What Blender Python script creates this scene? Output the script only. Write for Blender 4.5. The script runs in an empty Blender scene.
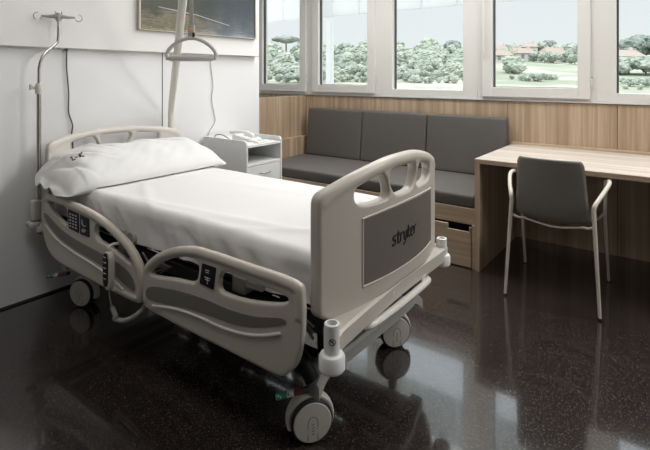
import bpy, bmesh, math, random
from mathutils import Vector, Matrix, noise
random.seed(7)
C = bpy.context.scene.collection
PI = math.pi

# ------------------------------------------------------------------ helpers
def link(name, me, mat=None, parent=None, smooth=True):
    o = bpy.data.objects.new(name, me); C.objects.link(o)
    if mat is not None:
        for m in (mat if isinstance(mat, (list, tuple)) else [mat]): me.materials.append(m)
    if smooth:
        for p in me.polygons: p.use_smooth = True
    if parent is not None: o.parent = parent
    return o
def obj(name, bm, mat, parent=None, smooth=True, sharp=35):
    me = bpy.data.meshes.new(name)
    bmesh.ops.recalc_face_normals(bm, faces=bm.faces[:]); bm.normal_update()
    if smooth:
        for e in bm.edges:
            if len(e.link_faces) == 2 and e.calc_face_angle(0) > math.radians(sharp): e.smooth = False
    flat = [not smooth or all(not e.smooth for e in f.edges) or (sharp < 90 and max((e.calc_length() for e in f.edges)) > .12 and len(f.verts) == 4 and len(bm.faces) < 400 and f.calc_area() > .004) for f in bm.faces]
    bm.to_mesh(me); bm.free()
    o = link(name, me, mat, parent, smooth)
    for p, q in zip(me.polygons, flat): p.use_smooth = not q
    return o
def tag(o, label, cat, group=None, kind=None):
    o['label'] = label; o['category'] = cat
    if group: o['group'] = group
    if kind: o['kind'] = kind
    return o
def empty(name, loc=(0, 0, 0), label=None, cat=None, group=None, kind=None):
    o = bpy.data.objects.new(name, None); C.objects.link(o); o.location = loc; o.empty_display_size = .05
    if label: o['label'] = label
    if cat: o['category'] = cat
    if group: o['group'] = group
    if kind: o['kind'] = kind
    return o
def part(o, root):
    """parent keeping the mesh coordinates (meshes are written in world coordinates)"""
    o.parent = root; o.matrix_parent_inverse = Matrix.Translation(root.location).inverted(); return o
def struct(o): o['kind'] = 'structure'; return o

def box(bm, x0, x1, y0, y1, z0, z1, bev=0.0, seg=2):
    g = bmesh.ops.create_cube(bm, size=1.0)
    vs = g['verts']
    for v in vs:
        v.co = Vector(((x0+x1)/2+v.co.x*(x1-x0), (y0+y1)/2+v.co.y*(y1-y0), (z0+z1)/2+v.co.z*(z1-z0)))
    if bev > 0:
        es = list({e for v in vs for e in v.link_edges})
        bmesh.ops.bevel(bm, geom=es, offset=bev, segments=seg, affect='EDGES', profile=.5)
def bx(name, dims, mat, root=None, bev=0.0, seg=2):
    bm = bmesh.new(); box(bm, *dims, bev=bev, seg=seg)
    o = obj(name, bm, mat)
    if root is not None: part(o, root)
    return o
def catmull(P, closed=False, n=6):
    P = [Vector(p) for p in P]; out = []; N = len(P)
    for i in range(N if closed else N-1):
        p0 = P[(i-1) % N] if (closed or i > 0) else P[0]*2-P[1]
        p1 = P[i]; p2 = P[(i+1) % N]
        p3 = P[(i+2) % N] if (closed or i+2 < N) else P[-1]*2-P[-2]
        for k in range(n):
            t = k/n
            out.append(.5*((2*p1)+(p2-p0)*t+(2*p0-5*p1+4*p2-p3)*t*t+(3*p1-p0-3*p2+p3)*t**3))
    if not closed: out.append(P[-1])
    return out
def chaikin(P, closed=True, it=2):
    P = [Vector(p) for p in P]
    for _ in range(it):
        Q = []; N = len(P)
        for i in range(N if closed else N-1):
            a, b = P[i], P[(i+1) % N]; Q += [a*.75+b*.25, a*.25+b*.75]
        if not closed: Q = [P[0]]+Q+[P[-1]]
        P = Q
    return P
def tube(bm, P, r, seg=12, closed=False, cap=True, flat=None):
    P = [Vector(p) for p in P]; N = len(P)
    R = r if isinstance(r, (list, tuple)) else [r]*N
    T = []
    for i in range(N):
        if closed: t = P[(i+1) % N]-P[i-1]
        else: t = P[min(i+1, N-1)]-P[max(i-1, 0)]
        T.append(t.normalized() if t.length > 1e-9 else Vector((0, 0, 1)))
    up = Vector((0, 0, 1)) if abs(T[0].z) < .9 else Vector((1, 0, 0))
    if flat is not None: up = Vector(flat[0])
    nrm = (up-T[0]*up.dot(T[0])).normalized(); rings = []
    for i in range(N):
        if flat is not None:
            nrm = (up-T[i]*up.dot(T[i])).normalized()
        elif i > 0:
            nrm = (nrm-T[i]*nrm.dot(T[i])).normalized()
        b = T[i].cross(nrm)
        k = flat[1] if flat is not None else 1
        rings.append([bm.verts.new(P[i]+R[i]*(k*math.cos(2*PI*j/seg)*nrm+math.sin(2*PI*j/seg)*b)) for j in range(seg)])
    M = N if closed else N-1
    for i in range(M):
        a, b = rings[i], rings[(i+1) % N]
        for j in range(seg):
            try: bm.faces.new((a[j], a[(j+1) % seg], b[(j+1) % seg], b[j]))
            except ValueError: pass
    if cap and not closed:
        bm.faces.new(rings[0][::-1]); bm.faces.new(rings[-1])
def lathe(bm, prof, mat4=Matrix.Identity(4), seg=32):
    """prof = [(radius, z)], revolved about local Z"""
    rings = []
    for r, z in prof:
        if r < 1e-6: rings.append([bm.verts.new(mat4 @ Vector((0, 0, z)))])
        else: rings.append([bm.verts.new(mat4 @ Vector((r*math.cos(2*PI*j/seg), r*math.sin(2*PI*j/seg), z))) for j in range(seg)])
    for a, b in zip(rings, rings[1:]):
        for j in range(seg):
            k = (j+1) % seg
            if len(a) == 1 and len(b) == 1: continue
            if len(a) == 1: bm.faces.new((a[0], b[j], b[k]))
            elif len(b) == 1: bm.faces.new((a[j], a[k], b[0]))
            else: bm.faces.new((a[j], a[k], b[k], b[j]))
def grid(bm, f, nu, nv):
    V = [[bm.verts.new(f(i/nu, j/nv)) for j in range(nv+1)] for i in range(nu+1)]
    for i in range(nu):
        for j in range(nv): bm.faces.new((V[i][j], V[i+1][j], V[i+1][j+1], V[i][j+1]))
    return V
def plate(outlines, half, bevel):
    """2-D outlines (first outer, rest holes) -> bevelled plate mesh in local x,y with depth z"""
    cu = bpy.data.curves.new('tmp', 'CURVE'); cu.dimensions = '2D'; cu.fill_mode = 'BOTH'
    cu.extrude = max(half-bevel, 1e-4); cu.bevel_depth = bevel; cu.bevel_resolution = 2; cu.offset = -bevel
    for o in outlines:
        sp = cu.splines.new('POLY'); sp.points.add(len(o)-1); sp.use_cyclic_u = True
        for p, q in zip(sp.points, o): p.co = (q[0], q[1], 0, 1)
    ob = bpy.data.objects.new('tmp', cu); C.objects.link(ob)
    bpy.context.view_layer.update()
    me = bpy.data.meshes.new_from_object(ob.evaluated_get(bpy.context.evaluated_depsgraph_get()))
    bpy.data.objects.remove(ob); bpy.data.curves.remove(cu)
    return me
def remesh(bm, vox, smooth=3):
    me = bpy.data.meshes.new('tmp'); bm.to_mesh(me); bm.free()
    ob = bpy.data.objects.new('tmp', me); C.objects.link(ob)
    m = ob.modifiers.new('r', 'REMESH'); m.mode = 'VOXEL'; m.voxel_size = vox
    s = ob.modifiers.new('s', 'SMOOTH'); s.iterations = smooth; s.factor = .5
    bpy.context.view_layer.update()
    out = bpy.data.meshes.new_from_object(ob.evaluated_get(bpy.context.evaluated_depsgraph_get()))
    bpy.data.objects.remove(ob); bpy.data.meshes.remove(me)
    return out
def deform(me, f):
    for v in me.vertices: v.co = f(v.co)
    me.update(); return me
def axis_mat(loc, ax):
    ax = Vector(ax).normalized()
    return Matrix.Translation(Vector(loc)) @ ax.to_track_quat('Z', 'Y').to_matrix().to_4x4()

# ------------------------------------------------------------------ materials
def mat(name, col, rough=.5, metal=0., spec=.5, noise_amt=0., noise_scale=20, bump=0., bump_scale=60, coat=0., emit=None):
    m = bpy.data.materials.new(name); m.use_nodes = True; nt = m.node_tree
    b = nt.nodes['Principled BSDF']
    b.inputs['Base Color'].default_value = (*col, 1); b.inputs['Roughness'].default_value = rough
    b.inputs['Metallic'].default_value = metal; b.inputs['Specular IOR Level'].default_value = spec
    b.inputs['Coat Weight'].default_value = coat
    tc = nt.nodes.new('ShaderNodeTexCoord')
    if noise_amt > 0:
        n = nt.nodes.new('ShaderNodeTexNoise'); n.inputs['Scale'].default_value = noise_scale; n.inputs['Detail'].default_value = 4
        nt.links.new(tc.outputs['Object'], n.inputs['Vector'])
        r = nt.nodes.new('ShaderNodeMix'); r.data_type = 'RGBA'
        r.inputs['A'].default_value = (*[c*(1-noise_amt) for c in col], 1); r.inputs['B'].default_value = (*[min(1, c*(1+noise_amt)) for c in col], 1)
        nt.links.new(n.outputs['Fac'], r.inputs['Factor']); nt.links.new(r.outputs['Result'], b.inputs['Base Color'])
    if bump > 0:
        n = nt.nodes.new('ShaderNodeTexNoise'); n.inputs['Scale'].default_value = bump_scale; n.inputs['Detail'].default_value = 3
        nt.links.new(tc.outputs['Object'], n.inputs['Vector'])
        bp = nt.nodes.new('ShaderNodeBump'); bp.inputs['Strength'].default_value = bump; bp.inputs['Distance'].default_value = .002
        nt.links.new(n.outputs['Fac'], bp.inputs['Height']); nt.links.new(bp.outputs['Normal'], b.inputs['Normal'])
    if emit:
        b.inputs['Emission Color'].default_value = (*emit[0], 1); b.inputs['Emission Strength'].default_value = emit[1]
    return m
def wood(name, axis, c0, c1, c2, rough=.45, tight=1.0):
    m = bpy.data.materials.new(name); m.use_nodes = True; nt = m.node_tree; b = nt.nodes['Principled BSDF']
    tc = nt.nodes.new('ShaderNodeTexCoord'); mp = nt.nodes.new('ShaderNodeMapping')
    big = [26*tight]*3; fine = [150*tight]*3; big[axis] = .7; fine[axis] = 3.
    nt.links.new(tc.outputs['Object'], mp.inputs['Vector']); mp.inputs['Scale'].default_value = big
    n1 = nt.nodes.new('ShaderNodeTexNoise'); n1.inputs['Scale'].default_value = 1; n1.inputs['Detail'].default_value = 2
    nt.links.new(mp.outputs['Vector'], n1.inputs['Vector'])
    mp2 = nt.nodes.new('ShaderNodeMapping'); mp2.inputs['Scale'].default_value = fine
    nt.links.new(tc.outputs['Object'], mp2.inputs['Vector'])
    n2 = nt.nodes.new('ShaderNodeTexNoise'); n2.inputs['Scale'].default_value = 1; n2.inputs['Detail'].default_value = 4
    nt.links.new(mp2.outputs['Vector'], n2.inputs['Vector'])
    r = nt.nodes.new('ShaderNodeValToRGB'); e = r.color_ramp.elements
    e[0].position = .32; e[0].color = (*c0, 1); e[1].position = .68; e[1].color = (*c2, 1)
    k = e.new(.5); k.color = (*c1, 1)
    nt.links.new(n1.outputs['Fac'], r.inputs['Fac'])
    mx = nt.nodes.new('ShaderNodeMix'); mx.data_type = 'RGBA'; mx.blend_type = 'MULTIPLY'; mx.inputs['Factor'].default_value = .45
    r2 = nt.nodes.new('ShaderNodeValToRGB'); e = r2.color_ramp.elements
    e[0].position = .3; e[0].color = (.62, .6, .58, 1); e[1].position = .65; e[1].color = (1, 1, 1, 1)
    nt.links.new(n2.outputs['Fac'], r2.inputs['Fac'])
    nt.links.new(r.outputs['Color'], mx.inputs['A']); nt.links.new(r2.outputs['Color'], mx.inputs['B'])
    nt.links.new(mx.outputs['Result'], b.inputs['Base Color']); b.inputs['Roughness'].default_value = rough
    return m
def terrazzo():
    m = bpy.data.materials.new('terrazzo'); m.use_nodes = True; nt = m.node_tree; b = nt.nodes['Principled BSDF']
    tc = nt.nodes.new('ShaderNodeTexCoord')
    v = nt.nodes.new('ShaderNodeTexVoronoi'); v.inputs['Scale'].default_value = 360
    nt.links.new(tc.outputs['Object'], v.inputs['Vector'])
    sx = nt.nodes.new('ShaderNodeSeparateColor'); nt.links.new(v.outputs['Color'], sx.inputs['Color'])
    r = nt.nodes.new('ShaderNodeValToRGB'); r.color_ramp.interpolation = 'CONSTANT'; e = r.color_ramp.elements
    e[0].position = 0; e[0].color = (.010, .0085, .0083, 1); e[1].position = .94; e[1].color = (.13, .10, .085, 1)
    k = e.new(.40); k.color = (.024, .019, .0175, 1)
    k = e.new(.66); k.color = (.052, .040, .036, 1)
    nt.links.new(sx.outputs['Red'], r.inputs['Fac'])
    n = nt.nodes.new('ShaderNodeTexNoise'); n.inputs['Scale'].default_value = 3; n.inputs['Detail'].default_value = 3
    nt.links.new(tc.outputs['Object'], n.inputs['Vector'])
    nt.links.new(r.outputs['Color'], b.inputs['Base Color'])
    mr = nt.nodes.new('ShaderNodeMapRange'); mr.inputs['To Min'].default_value = .10; mr.inputs['To Max'].default_value = .2
    nt.links.new(n.outputs['Fac'], mr.inputs['Value']); nt.links.new(mr.outputs['Result'], b.inputs['Roughness'])
    b.inputs['Specular IOR Level'].default_value = .5; b.inputs['Coat Weight'].default_value = 1.; b.inputs['Coat Roughness'].default_value = .06
    return m
def glass(name='glass', tint=(.97, .99, .98)):
    m = bpy.data.materials.new(name); m.use_nodes = True; nt = m.node_tree; nt.nodes.clear()
    o = nt.nodes.new('ShaderNodeOutputMaterial'); t = nt.nodes.new('ShaderNodeBsdfTransparent'); t.inputs['Color'].default_value = (*tint, 1)
    g = nt.nodes.new('ShaderNodeBsdfGlossy'); g.inputs['Roughness'].default_value = .02
    lw = nt.nodes.new('ShaderNodeLayerWeight'); lw.inputs['Blend'].default_value = .5
    pw = nt.nodes.new('ShaderNodeMath'); pw.operation = 'POWER'; pw.inputs[1].default_value = 4; nt.links.new(lw.outputs['Facing'], pw.inputs[0])
    f = nt.nodes.new('ShaderNodeMath'); f.operation = 'MULTIPLY_ADD'; f.inputs[1].default_value = .5; f.inputs[2].default_value = .008; nt.links.new(pw.outputs[0], f.inputs[0])
    mx = nt.nodes.new('ShaderNodeMixShader'); nt.links.new(f.outputs[0], mx.inputs[0]); nt.links.new(t.outputs[0], mx.inputs[1]); nt.links.new(g.outputs[0], mx.inputs[2])
    nt.links.new(mx.outputs[0], o.inputs['Surface']); return m

M = dict(
    wall=mat('wall_paint', (.78, .77, .755), .6, noise_amt=.015, noise_scale=3),
    panel=mat('wall_panel', (.80, .80, .805), .42, noise_amt=.015, noise_scale=3),
    ceil=mat('ceiling_paint', (.8, .79, .77), .8, noise_amt=.01),
    dark=mat('dark_joint', (.03, .03, .03), .7, noise_amt=.1),
    wood_v=wood('oak_laminate_vertical', 2, (.33, .235, .155), (.43, .315, .215), (.53, .405, .29)),
    wood_x=wood('oak_laminate_lengthwise', 0, (.40, .30, .21), (.50, .38, .27), (.58, .46, .34)),
    wood_top=wood('oak_desk_top', 0, (.50, .44, .38), (.62, .56, .50), (.72, .66, .60), rough=.35, tight=.8),
    frame=mat('window_frame_white', (.66, .65, .62), .4, noise_amt=.02, noise_scale=4),
    sill=mat('window_sill_aluminium', (.62, .62, .62), .35, noise_amt=.02),
    gasket=mat('window_gasket', (.06, .065, .07), .6, noise_amt=.1),
    glass=glass(),
    terr=terrazzo(),
    bed=mat('bed_plastic', (.54, .50, .44), .38, bump=.02, bump_scale=200, noise_amt=.01),
    bed2=mat('bed_plastic_light', (.62, .59, .54), .35, noise_amt=.01),
    inlay=mat('bed_inlay_taupe', (.175, .165, .145), .45, noise_amt=.02),
    fbpanel=mat('footboard_panel_taupe', (.165, .142, .126), .42, noise_amt=.03),
    black=mat('black_plastic', (.010, .010, .011), .5, spec=.2, noise_amt=.1),
    ink=mat('black_print', (.01, .01, .011), .5, noise_amt=.05),
    icon=mat('icon_print', (.55, .57, .58), .5, noise_amt=.02),
    sheet=mat('white_sheet', (.74, .73, .725), .85, bump=.25, bump_scale=300, noise_amt=.01),
    pillow=mat('white_pillowcase', (.76, .755, .75), .85, bump=.25, bump_scale=300, noise_amt=.01),
    matt=mat('mattress_cover', (.25, .26, .27), .6, noise_amt=.05),
    steel=mat('chrome', (.62, .61, .59), .22, metal=1., noise_amt=.02),
    dsteel=mat('dark_steel', (.06, .06, .06), .45, metal=.5, noise_amt=.1),
    gsteel=mat('grey_enamel', (.36, .35, .33), .45, noise_amt=.04),
    tyre=mat('tyre_rubber', (.02, .02, .02), .6, noise_amt=.1),
    grey=mat('cushion_taupe', (.098, .090, .083), .75, bump=.2, bump_scale=250, noise_amt=.05, noise_scale=14),
    chair=mat('chair_shell', (.19, .177, .158), .5, bump=.05, bump_scale=300, noise_amt=.02),
    cream=mat('chair_frame_cream', (.62, .57, .49), .4, noise_amt=.02),
    white=mat('white_plastic', (.78, .78, .77), .35, noise_amt=.01),
    nlam=mat('white_laminate', (.70, .71, .71), .4, noise_amt=.01),
    nin=mat('grey_laminate', (.5, .5, .5), .5, noise_amt=.02),
    red=mat('red_plastic', (.55, .05, .05), .4, noise_amt=.05),
    maroon=mat('maroon_plastic', (.16, .03, .035), .4, noise_amt=.05),
    green=mat('green_plastic', (.02, .22, .13), .4, noise_amt=.05),
    strap=mat('grey_webbing', (.36, .35, .34), .7, noise_amt=.08, noise_scale=80),
    tan=mat('tan_leather', (.62, .38, .24), .5, noise_amt=.05),
    grip=mat('trapeze_plastic', (.52, .50, .47), .4, noise_amt=.02),
    pole=mat('pole_enamel', (.66, .64, .58), .25, noise_amt=.02, coat=.5),
    cord=mat('dark_cord', (.10, .095, .09), .5, noise_amt=.05),
    wcord=mat('white_cord', (.48, .47, .46), .5, noise_amt=.05),
    coil=mat('grey_coil_cable', (.33, .32, .30), .45, noise_amt=.05),
    pframe=mat('picture_frame_wood', (.52, .47, .41), .4, noise_amt=.03),
    louvre=mat('white_sunscreen', (.80, .80, .81), .6, noise_amt=.02),
)

def translucent(m, k):
    nt = m.node_tree; b = nt.nodes['Principled BSDF']; o = [n for n in nt.nodes if n.type == 'OUTPUT_MATERIAL'][0]
    t = nt.nodes.new('ShaderNodeBsdfTranslucent'); t.inputs['Color'].default_value = (.95, .95, .96, 1)
    mx = nt.nodes.new('ShaderNodeMixShader'); mx.inputs[0].default_value = k
    nt.links.new(b.outputs[0], mx.inputs[1]); nt.links.new(t.outputs[0], mx.inputs[2]); nt.links.new(mx.outputs[0], o.inputs['Surface'])
translucent(M['louvre'], .85)
# ------------------------------------------------------------------ the room
WY = 4.05                                                   # inner face of the window wall
def sbox(name, dims, m, bev=0.): return struct(bx(name, dims, m, bev=bev))
sbox('floor', (-4.5, 3.4, -2.8, 4.2, -.12, 0), M['terr'])
sbox('ceiling', (-4.5, 3.4, -2.8, 4.3, 2.75, 2.95), M['ceil'])
sbox('wall_right', (3.2, 3.4, -2.8, 4.2, 0, 2.75), M['wall'])
sbox('wall_back', (-4.5, 3.4, -3.0, -2.8, 0, 2.75), mat('back_wall_low_bounce', (.20, .19, .18), .8, noise_amt=.02))  # unseen wall, coloured dark to keep bounce light off the near sides
bm = bmesh.new()                                            # left wall: upper band stands proud of the headwall panels
box(bm, -3.25, -3.0, -2.8, 3.045, 1.47, 2.75, bev=.004)
struct(obj('wall_left', bm, M['wall']))
bm = bmesh.new()
box(bm, -3.25, -3.05, -2.8, 2.096, 0, 1.47); box(bm, -3.25, -3.05, 2.104, 3.094, 0, 1.47)
box(bm, -3.25, -3.054, 2.09, 2.11, 0, 1.47)
w = struct(obj('wall_left', bm, M['panel']))
sbox('trim_1', (-3.0545, -3.0505, 2.0965, 2.1035, 0, 1.47), M['dark'])
sbox('trim_2', (-3.06, -3.047, -2.8, 3.07, 0.0, .012), M['dark'])
sbox('wall_recess', (-4.5, -4.3, -2.8, 4.2, 0, 2.75), M['wall'])
sbox('wall_recess', (-4.3, -3.25, 2.9, 3.07, 0, 2.75), M['wall'])
# low oak partition between headwall and window, with the lower thicker arm
sbox('partition', (-3.325, -3.29, 3.07, 4.05, 0, 1.088), M['wood_v'], bev=.002)
sbox('partition', (-3.29, -3.225, 3.22, 4.05, 0, .664), M['wood_v'], bev=.003)
# wall below the windows: oak boards with open joints
bm = bmesh.new()
edges = [-4.3, -3.3, -2.42, -1.166, -.394, .42, 1.2, 2.0, 3.2]
for a, b in zip(edges, edges[1:]): box(bm, a+.0015, b-.0015, WY+.008, WY+.05, 0, 1.092, bev=.001, seg=1)
struct(obj('wall_front', bm, M['wood_v']))
sbox('wall_front', (-4.3, 3.2, WY+.03, WY+.15, 0, 1.09), M['dark'])
sbox('trim_3', (-4.3, 3.2, WY-.006, WY+.12, 1.097, 1.112), M['sill'], bev=.003)
sbox('wall_front', (-4.3, 3.2, WY, WY+.15, 2.56, 2.75), M['frame'])

# windows: X ranges of glass; True = opening sash that stands proud with its own frame
wins = [(-3.925, -3.36, True), (-3.105, -2.50, True), (-2.235, -1.54, False), (-1.285, -.65, True), (-.403, .33, False),
        (.62, 1.25, True), (1.50, 2.22, False), (2.5, 3.0, True)]
GT = 2.42
prev = -4.3
posts = []
for i, (a, b, sash) in enumerate(wins):
    root = empty('window_%d' % (i+1), ((a+b)/2, WY, 1.1), kind='structure')
    # fixed outer frame: from prev boundary to next boundary
    nxt = (b+wins[i+1][0])/2 if i+1 < len(wins) else 3.2
    oa, ob = (a-.02, b+.02) if sash else (a, b)
    zb = 1.175 if not sash else 1.19
    bm = bmesh.new()
    box(bm, prev, nxt, WY, WY+.09, 1.112, zb, bev=.003)
    box(bm, prev, oa, WY, WY+.09, zb, GT+.05); box(bm, ob, nxt, WY, WY+.09, zb, GT+.05)
    box(bm, prev, nxt, WY, WY+.09, GT+.05, 2.56)
    part(obj('frame', bm, M['frame']), root)
    if sash:
        sa, sb = a-.085, b+.085
        bm = bmesh.new()
        y0, y1 = WY-.022, WY+.03
        z0 = 1.207
        box(bm, sa, a, y0, y1, 1.128, GT+.04, bev=.004); box(bm, b, sb, y0, y1, 1.128, GT+.04, bev=.004)
        box(bm, a-.001, b+.001, y0, y1, 1.128, z0, bev=.004); box(bm, a-.001, b+.001, y0, y1, GT-.03, GT+.04, bev=.004)
        part(obj('sash', bm, M['frame']), root)
        bm = bmesh.new(); box(bm, sb+.001, sb+.014, y0+.002, y0+.02, 1.22, 1.28, bev=.004); box(bm, sb+.001, sb+.014, y0+.002, y0+.02, 1.30, 1.31, bev=.002)
        part(obj('hinge', bm, M['frame']), root)
        bm = bmesh.new(); hx = sa+.022
        box(bm, hx-.014, hx+.014, y0-.008, y0, 1.96, 2.04, bev=.004)
        tube(bm, [(hx, y0-.005, 2.0), (hx, y0-.035, 2.0)], .009)
        tube(bm, catmull([(hx, y0-.034, 2.01), (hx, y0-.038, 1.9), (hx, y0-.034, 1.7), (hx, y0-.028, 1.49)]), .010)
        if i > 1: part(obj('handle', bm, M['frame']), root)
        else: bm.free()
        gy = WY+.012
    else:
        z0 = 1.17; gy = WY+.05
        hx = 0
    zt = GT-.03 if sash else GT+.05
    bm = bmesh.new()                                         # black rubber gasket around the pane
    g = .012
    box(bm, a, a+g, gy, gy+.025, z0, zt); box(bm, b-.004, b, gy, gy+.025, z0, zt)
    box(bm, a, b, gy, gy+.025, z0, z0+.004); box(bm, a, b, gy, gy+.025, zt-.006, zt)
    part(obj('gasket', bm, M['gasket']), root)
    part(obj('pane', (lambda q: (box(q, a, b, gy+.008, gy+.012, z0, zt), q)[1])(bmesh.new()), M['glass']), root)
    prev = nxt

# outside sun screen hanging parallel to the facade, and its post
sc = empty('sun_screen', (-3, 4.78, 2.0), 'white panelled sunshade hanging outside above the left windows', 'sunshade')
bm = bmesh.new(); x = -9.0; k = 0
while x < .2:
    box(bm, x+.010, x+.386, 4.76, 4.79, 2.02, 2.5, bev=.003, seg=1); x += .396
part(obj('slat_panel', bm, M['louvre']), sc)
part(bx('rail', (-9, .2, 4.79, 4.83, 2.42, 2.47), M['louvre']), sc)
for px in (-8.2, -5.9, -3.54, -.2):
    if px != -.2: part(bx('post', (px-.04, px+.035, 4.80, 4.87, -3, 2.5), M['louvre'], bev=.004), sc)

# ------------------------------------------------------------------ outside: terrain, trees, houses, hills; haze is put into the pale colours
YAW = math.radians(36.8)
def az(px, D):                                              # direction of sight px -> ground position at depth D
    u = (px-325)/482.
    return Vector((D*(-math.sin(YAW)+u*math.cos(YAW)), D*(math.cos(YAW)+u*math.sin(YAW))))
def depth(x, y): return -x*math.sin(YAW)+y*math.cos(YAW)
def ground_z(x, y):
    D = depth(x, y)
    z = -3 if D < 40 else -3+.075*(D-40)
    if D > 230: z = 11.25+.012*(D-230)
    return z + .5*noise.noise(Vector((x*.03, y*.03, 0)))*min(1, max(0, (D-20)/40))
def gmat():
    m = bpy.data.materials.new('hazed_grass'); m.use_nodes = True; nt = m.node_tree; b = nt.nodes['Principled BSDF']
    tc = nt.nodes.new('ShaderNodeTexCoord')
    n = nt.nodes.new('ShaderNodeTexNoise'); n.inputs['Scale'].default_value = .05; n.inputs['Detail'].default_value = 6
    n.inputs['Roughness'].default_value = .65
    nt.links.new(tc.outputs['Object'], n.inputs['Vector'])
    r = nt.nodes.new('ShaderNodeValToRGB'); e = r.color_ramp.elements
    e[0].position = .4; e[0].color = (.27, .295, .23, 1); e[1].position = .62; e[1].color = (.52, .50, .46, 1)  # grass tones paled, the outdoor haze is in the colour
    k = e.new(.5); k.color = (.32, .34, .27, 1)
    nt.links.new(n.outputs['Fac'], r.inputs['Fac']); nt.links.new(r.outputs['Color'], b.inputs['Base Color'])
    b.inputs['Roughness'].default_value = .9; b.inputs['Specular IOR Level'].default_value = .1
    return m
bm = bmesh.new()
def terr(u, v):
    D = 6+500*u**2; p = az(-500+1900*v, D); return Vector((p.x, p.y, ground_z(p.x, p.y)))
grid(bm, terr, 60, 90)
struct(obj('ground', bm, gmat()))
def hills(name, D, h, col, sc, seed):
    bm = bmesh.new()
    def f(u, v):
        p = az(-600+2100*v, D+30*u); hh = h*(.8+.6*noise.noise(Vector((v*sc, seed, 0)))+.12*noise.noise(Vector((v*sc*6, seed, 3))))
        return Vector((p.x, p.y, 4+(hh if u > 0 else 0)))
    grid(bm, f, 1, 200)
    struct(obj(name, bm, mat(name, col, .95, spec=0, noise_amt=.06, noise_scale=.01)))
hills('hills', 470, 19, (.34, .41, .38), 9, 1.3)  # both ridges carry the distance haze in their colour
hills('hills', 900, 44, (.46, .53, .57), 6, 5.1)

def leafmat(name, c0, c1, sc=1.6):
    m = bpy.data.materials.new(name); m.use_nodes = True; nt = m.node_tree; b = nt.nodes['Principled BSDF']
    tc = nt.nodes.new('ShaderNodeTexCoord'); n = nt.nodes.new('ShaderNodeTexNoise')
    n.inputs['Scale'].default_value = sc; n.inputs['Detail'].default_value = 5; n.inputs['Roughness'].default_value = .7
    nt.links.new(tc.outputs['Object'], n.inputs['Vector'])
    r = nt.nodes.new('ShaderNodeValToRGB'); e = r.color_ramp.elements
    e[0].position = .38; e[0].color = (*c0, 1); e[1].position = .64; e[1].color = (*c1, 1)
    nt.links.new(n.outputs['Fac'], r.inputs['Fac']); nt.links.new(r.outputs['Color'], b.inputs['Base Color'])
    b.inputs['Roughness'].default_value = .9; b.inputs['Specular IOR Level'].default_value = .1
    return m

LM = [leafmat('hazed_leaves_sage', (.25, .285, .24), (.42, .46, .40)), leafmat('hazed_leaves_pale', (.30, .335, .28), (.50, .53, .46)),
      leafmat('hazed_leaves_deep', (.20, .235, .21), (.31, .35, .32))]  # leaf greens muted and lightened to stand in for haze
bark = mat('bark', (.22, .18, .15), .9, noise_amt=.2)
def tree_mesh(seed, spread, tall, m, base=.30):
    rnd = random.Random(seed); bm = bmesh.new()
    n = 7
    for k in range(n):
        r = rnd.uniform(.26, .40)
        a = rnd.uniform(0, 2*PI); q = rnd.uniform(0, .34)*spread
        c = Vector((q*math.cos(a), q*math.sin(a), base+rnd.uniform(.12, .8-base)*tall))
        g = bmesh.ops.create_icosphere(bm, subdivisions=3, radius=r)
        for v in g['verts']:
            d = v.co.normalized()
            v.co = c+Vector((d.x*r*spread, d.y*r*spread, d.z*r*.8*tall))*(1+.35*noise.noise(d*2.6+Vector((seed+k, 0, 0)))+.22*noise.noise(d*8+Vector((k, seed, 0))))
    nf = len(bm.faces)
    tube(bm, [(0, 0, -.25), (.01, 0, .2), (0, .01, base+.25)], [.05, .04, .03], seg=8)
    bm.faces.ensure_lookup_table()
    for f in bm.faces[nf:]: f.material_index = 1
    me = bpy.data.meshes.new('tree'); bmesh.ops.recalc_face_normals(bm, faces=bm.faces[:]); bm.to_mesh(me); bm.free()
    me.materials.append(m); me.materials.append(bark)
    return me
TM = [tree_mesh(s, sp, 1., LM[k], b) for s, sp, k, b in ((1, 1.15, 0, .22), (2, .95, 1, .2), (3, 1.3, 0, .25), (4, .9, 2, .2), (5, 1.2, 1, .22), (6, .75, 2, .18))]
PLANTED = []
def plant(name, me, px, D, h, label, cat, group=None):
    p = az(px, D)
    if any((p-q).length < .43*(h+k) for q, k in PLANTED): return None
    PLANTED.append((p, h))
    o = bpy.data.objects.new(name, me); C.objects.link(o)
    for q in me.polygons: q.use_smooth = False
    o.location = (p.x, p.y, ground_z(p.x, p.y)-.04*h); o.scale = (h, h, h); o.rotation_euler = (0, 0, random.uniform(0, 6.28))
    tag(o, label, cat, group); return o
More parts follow.
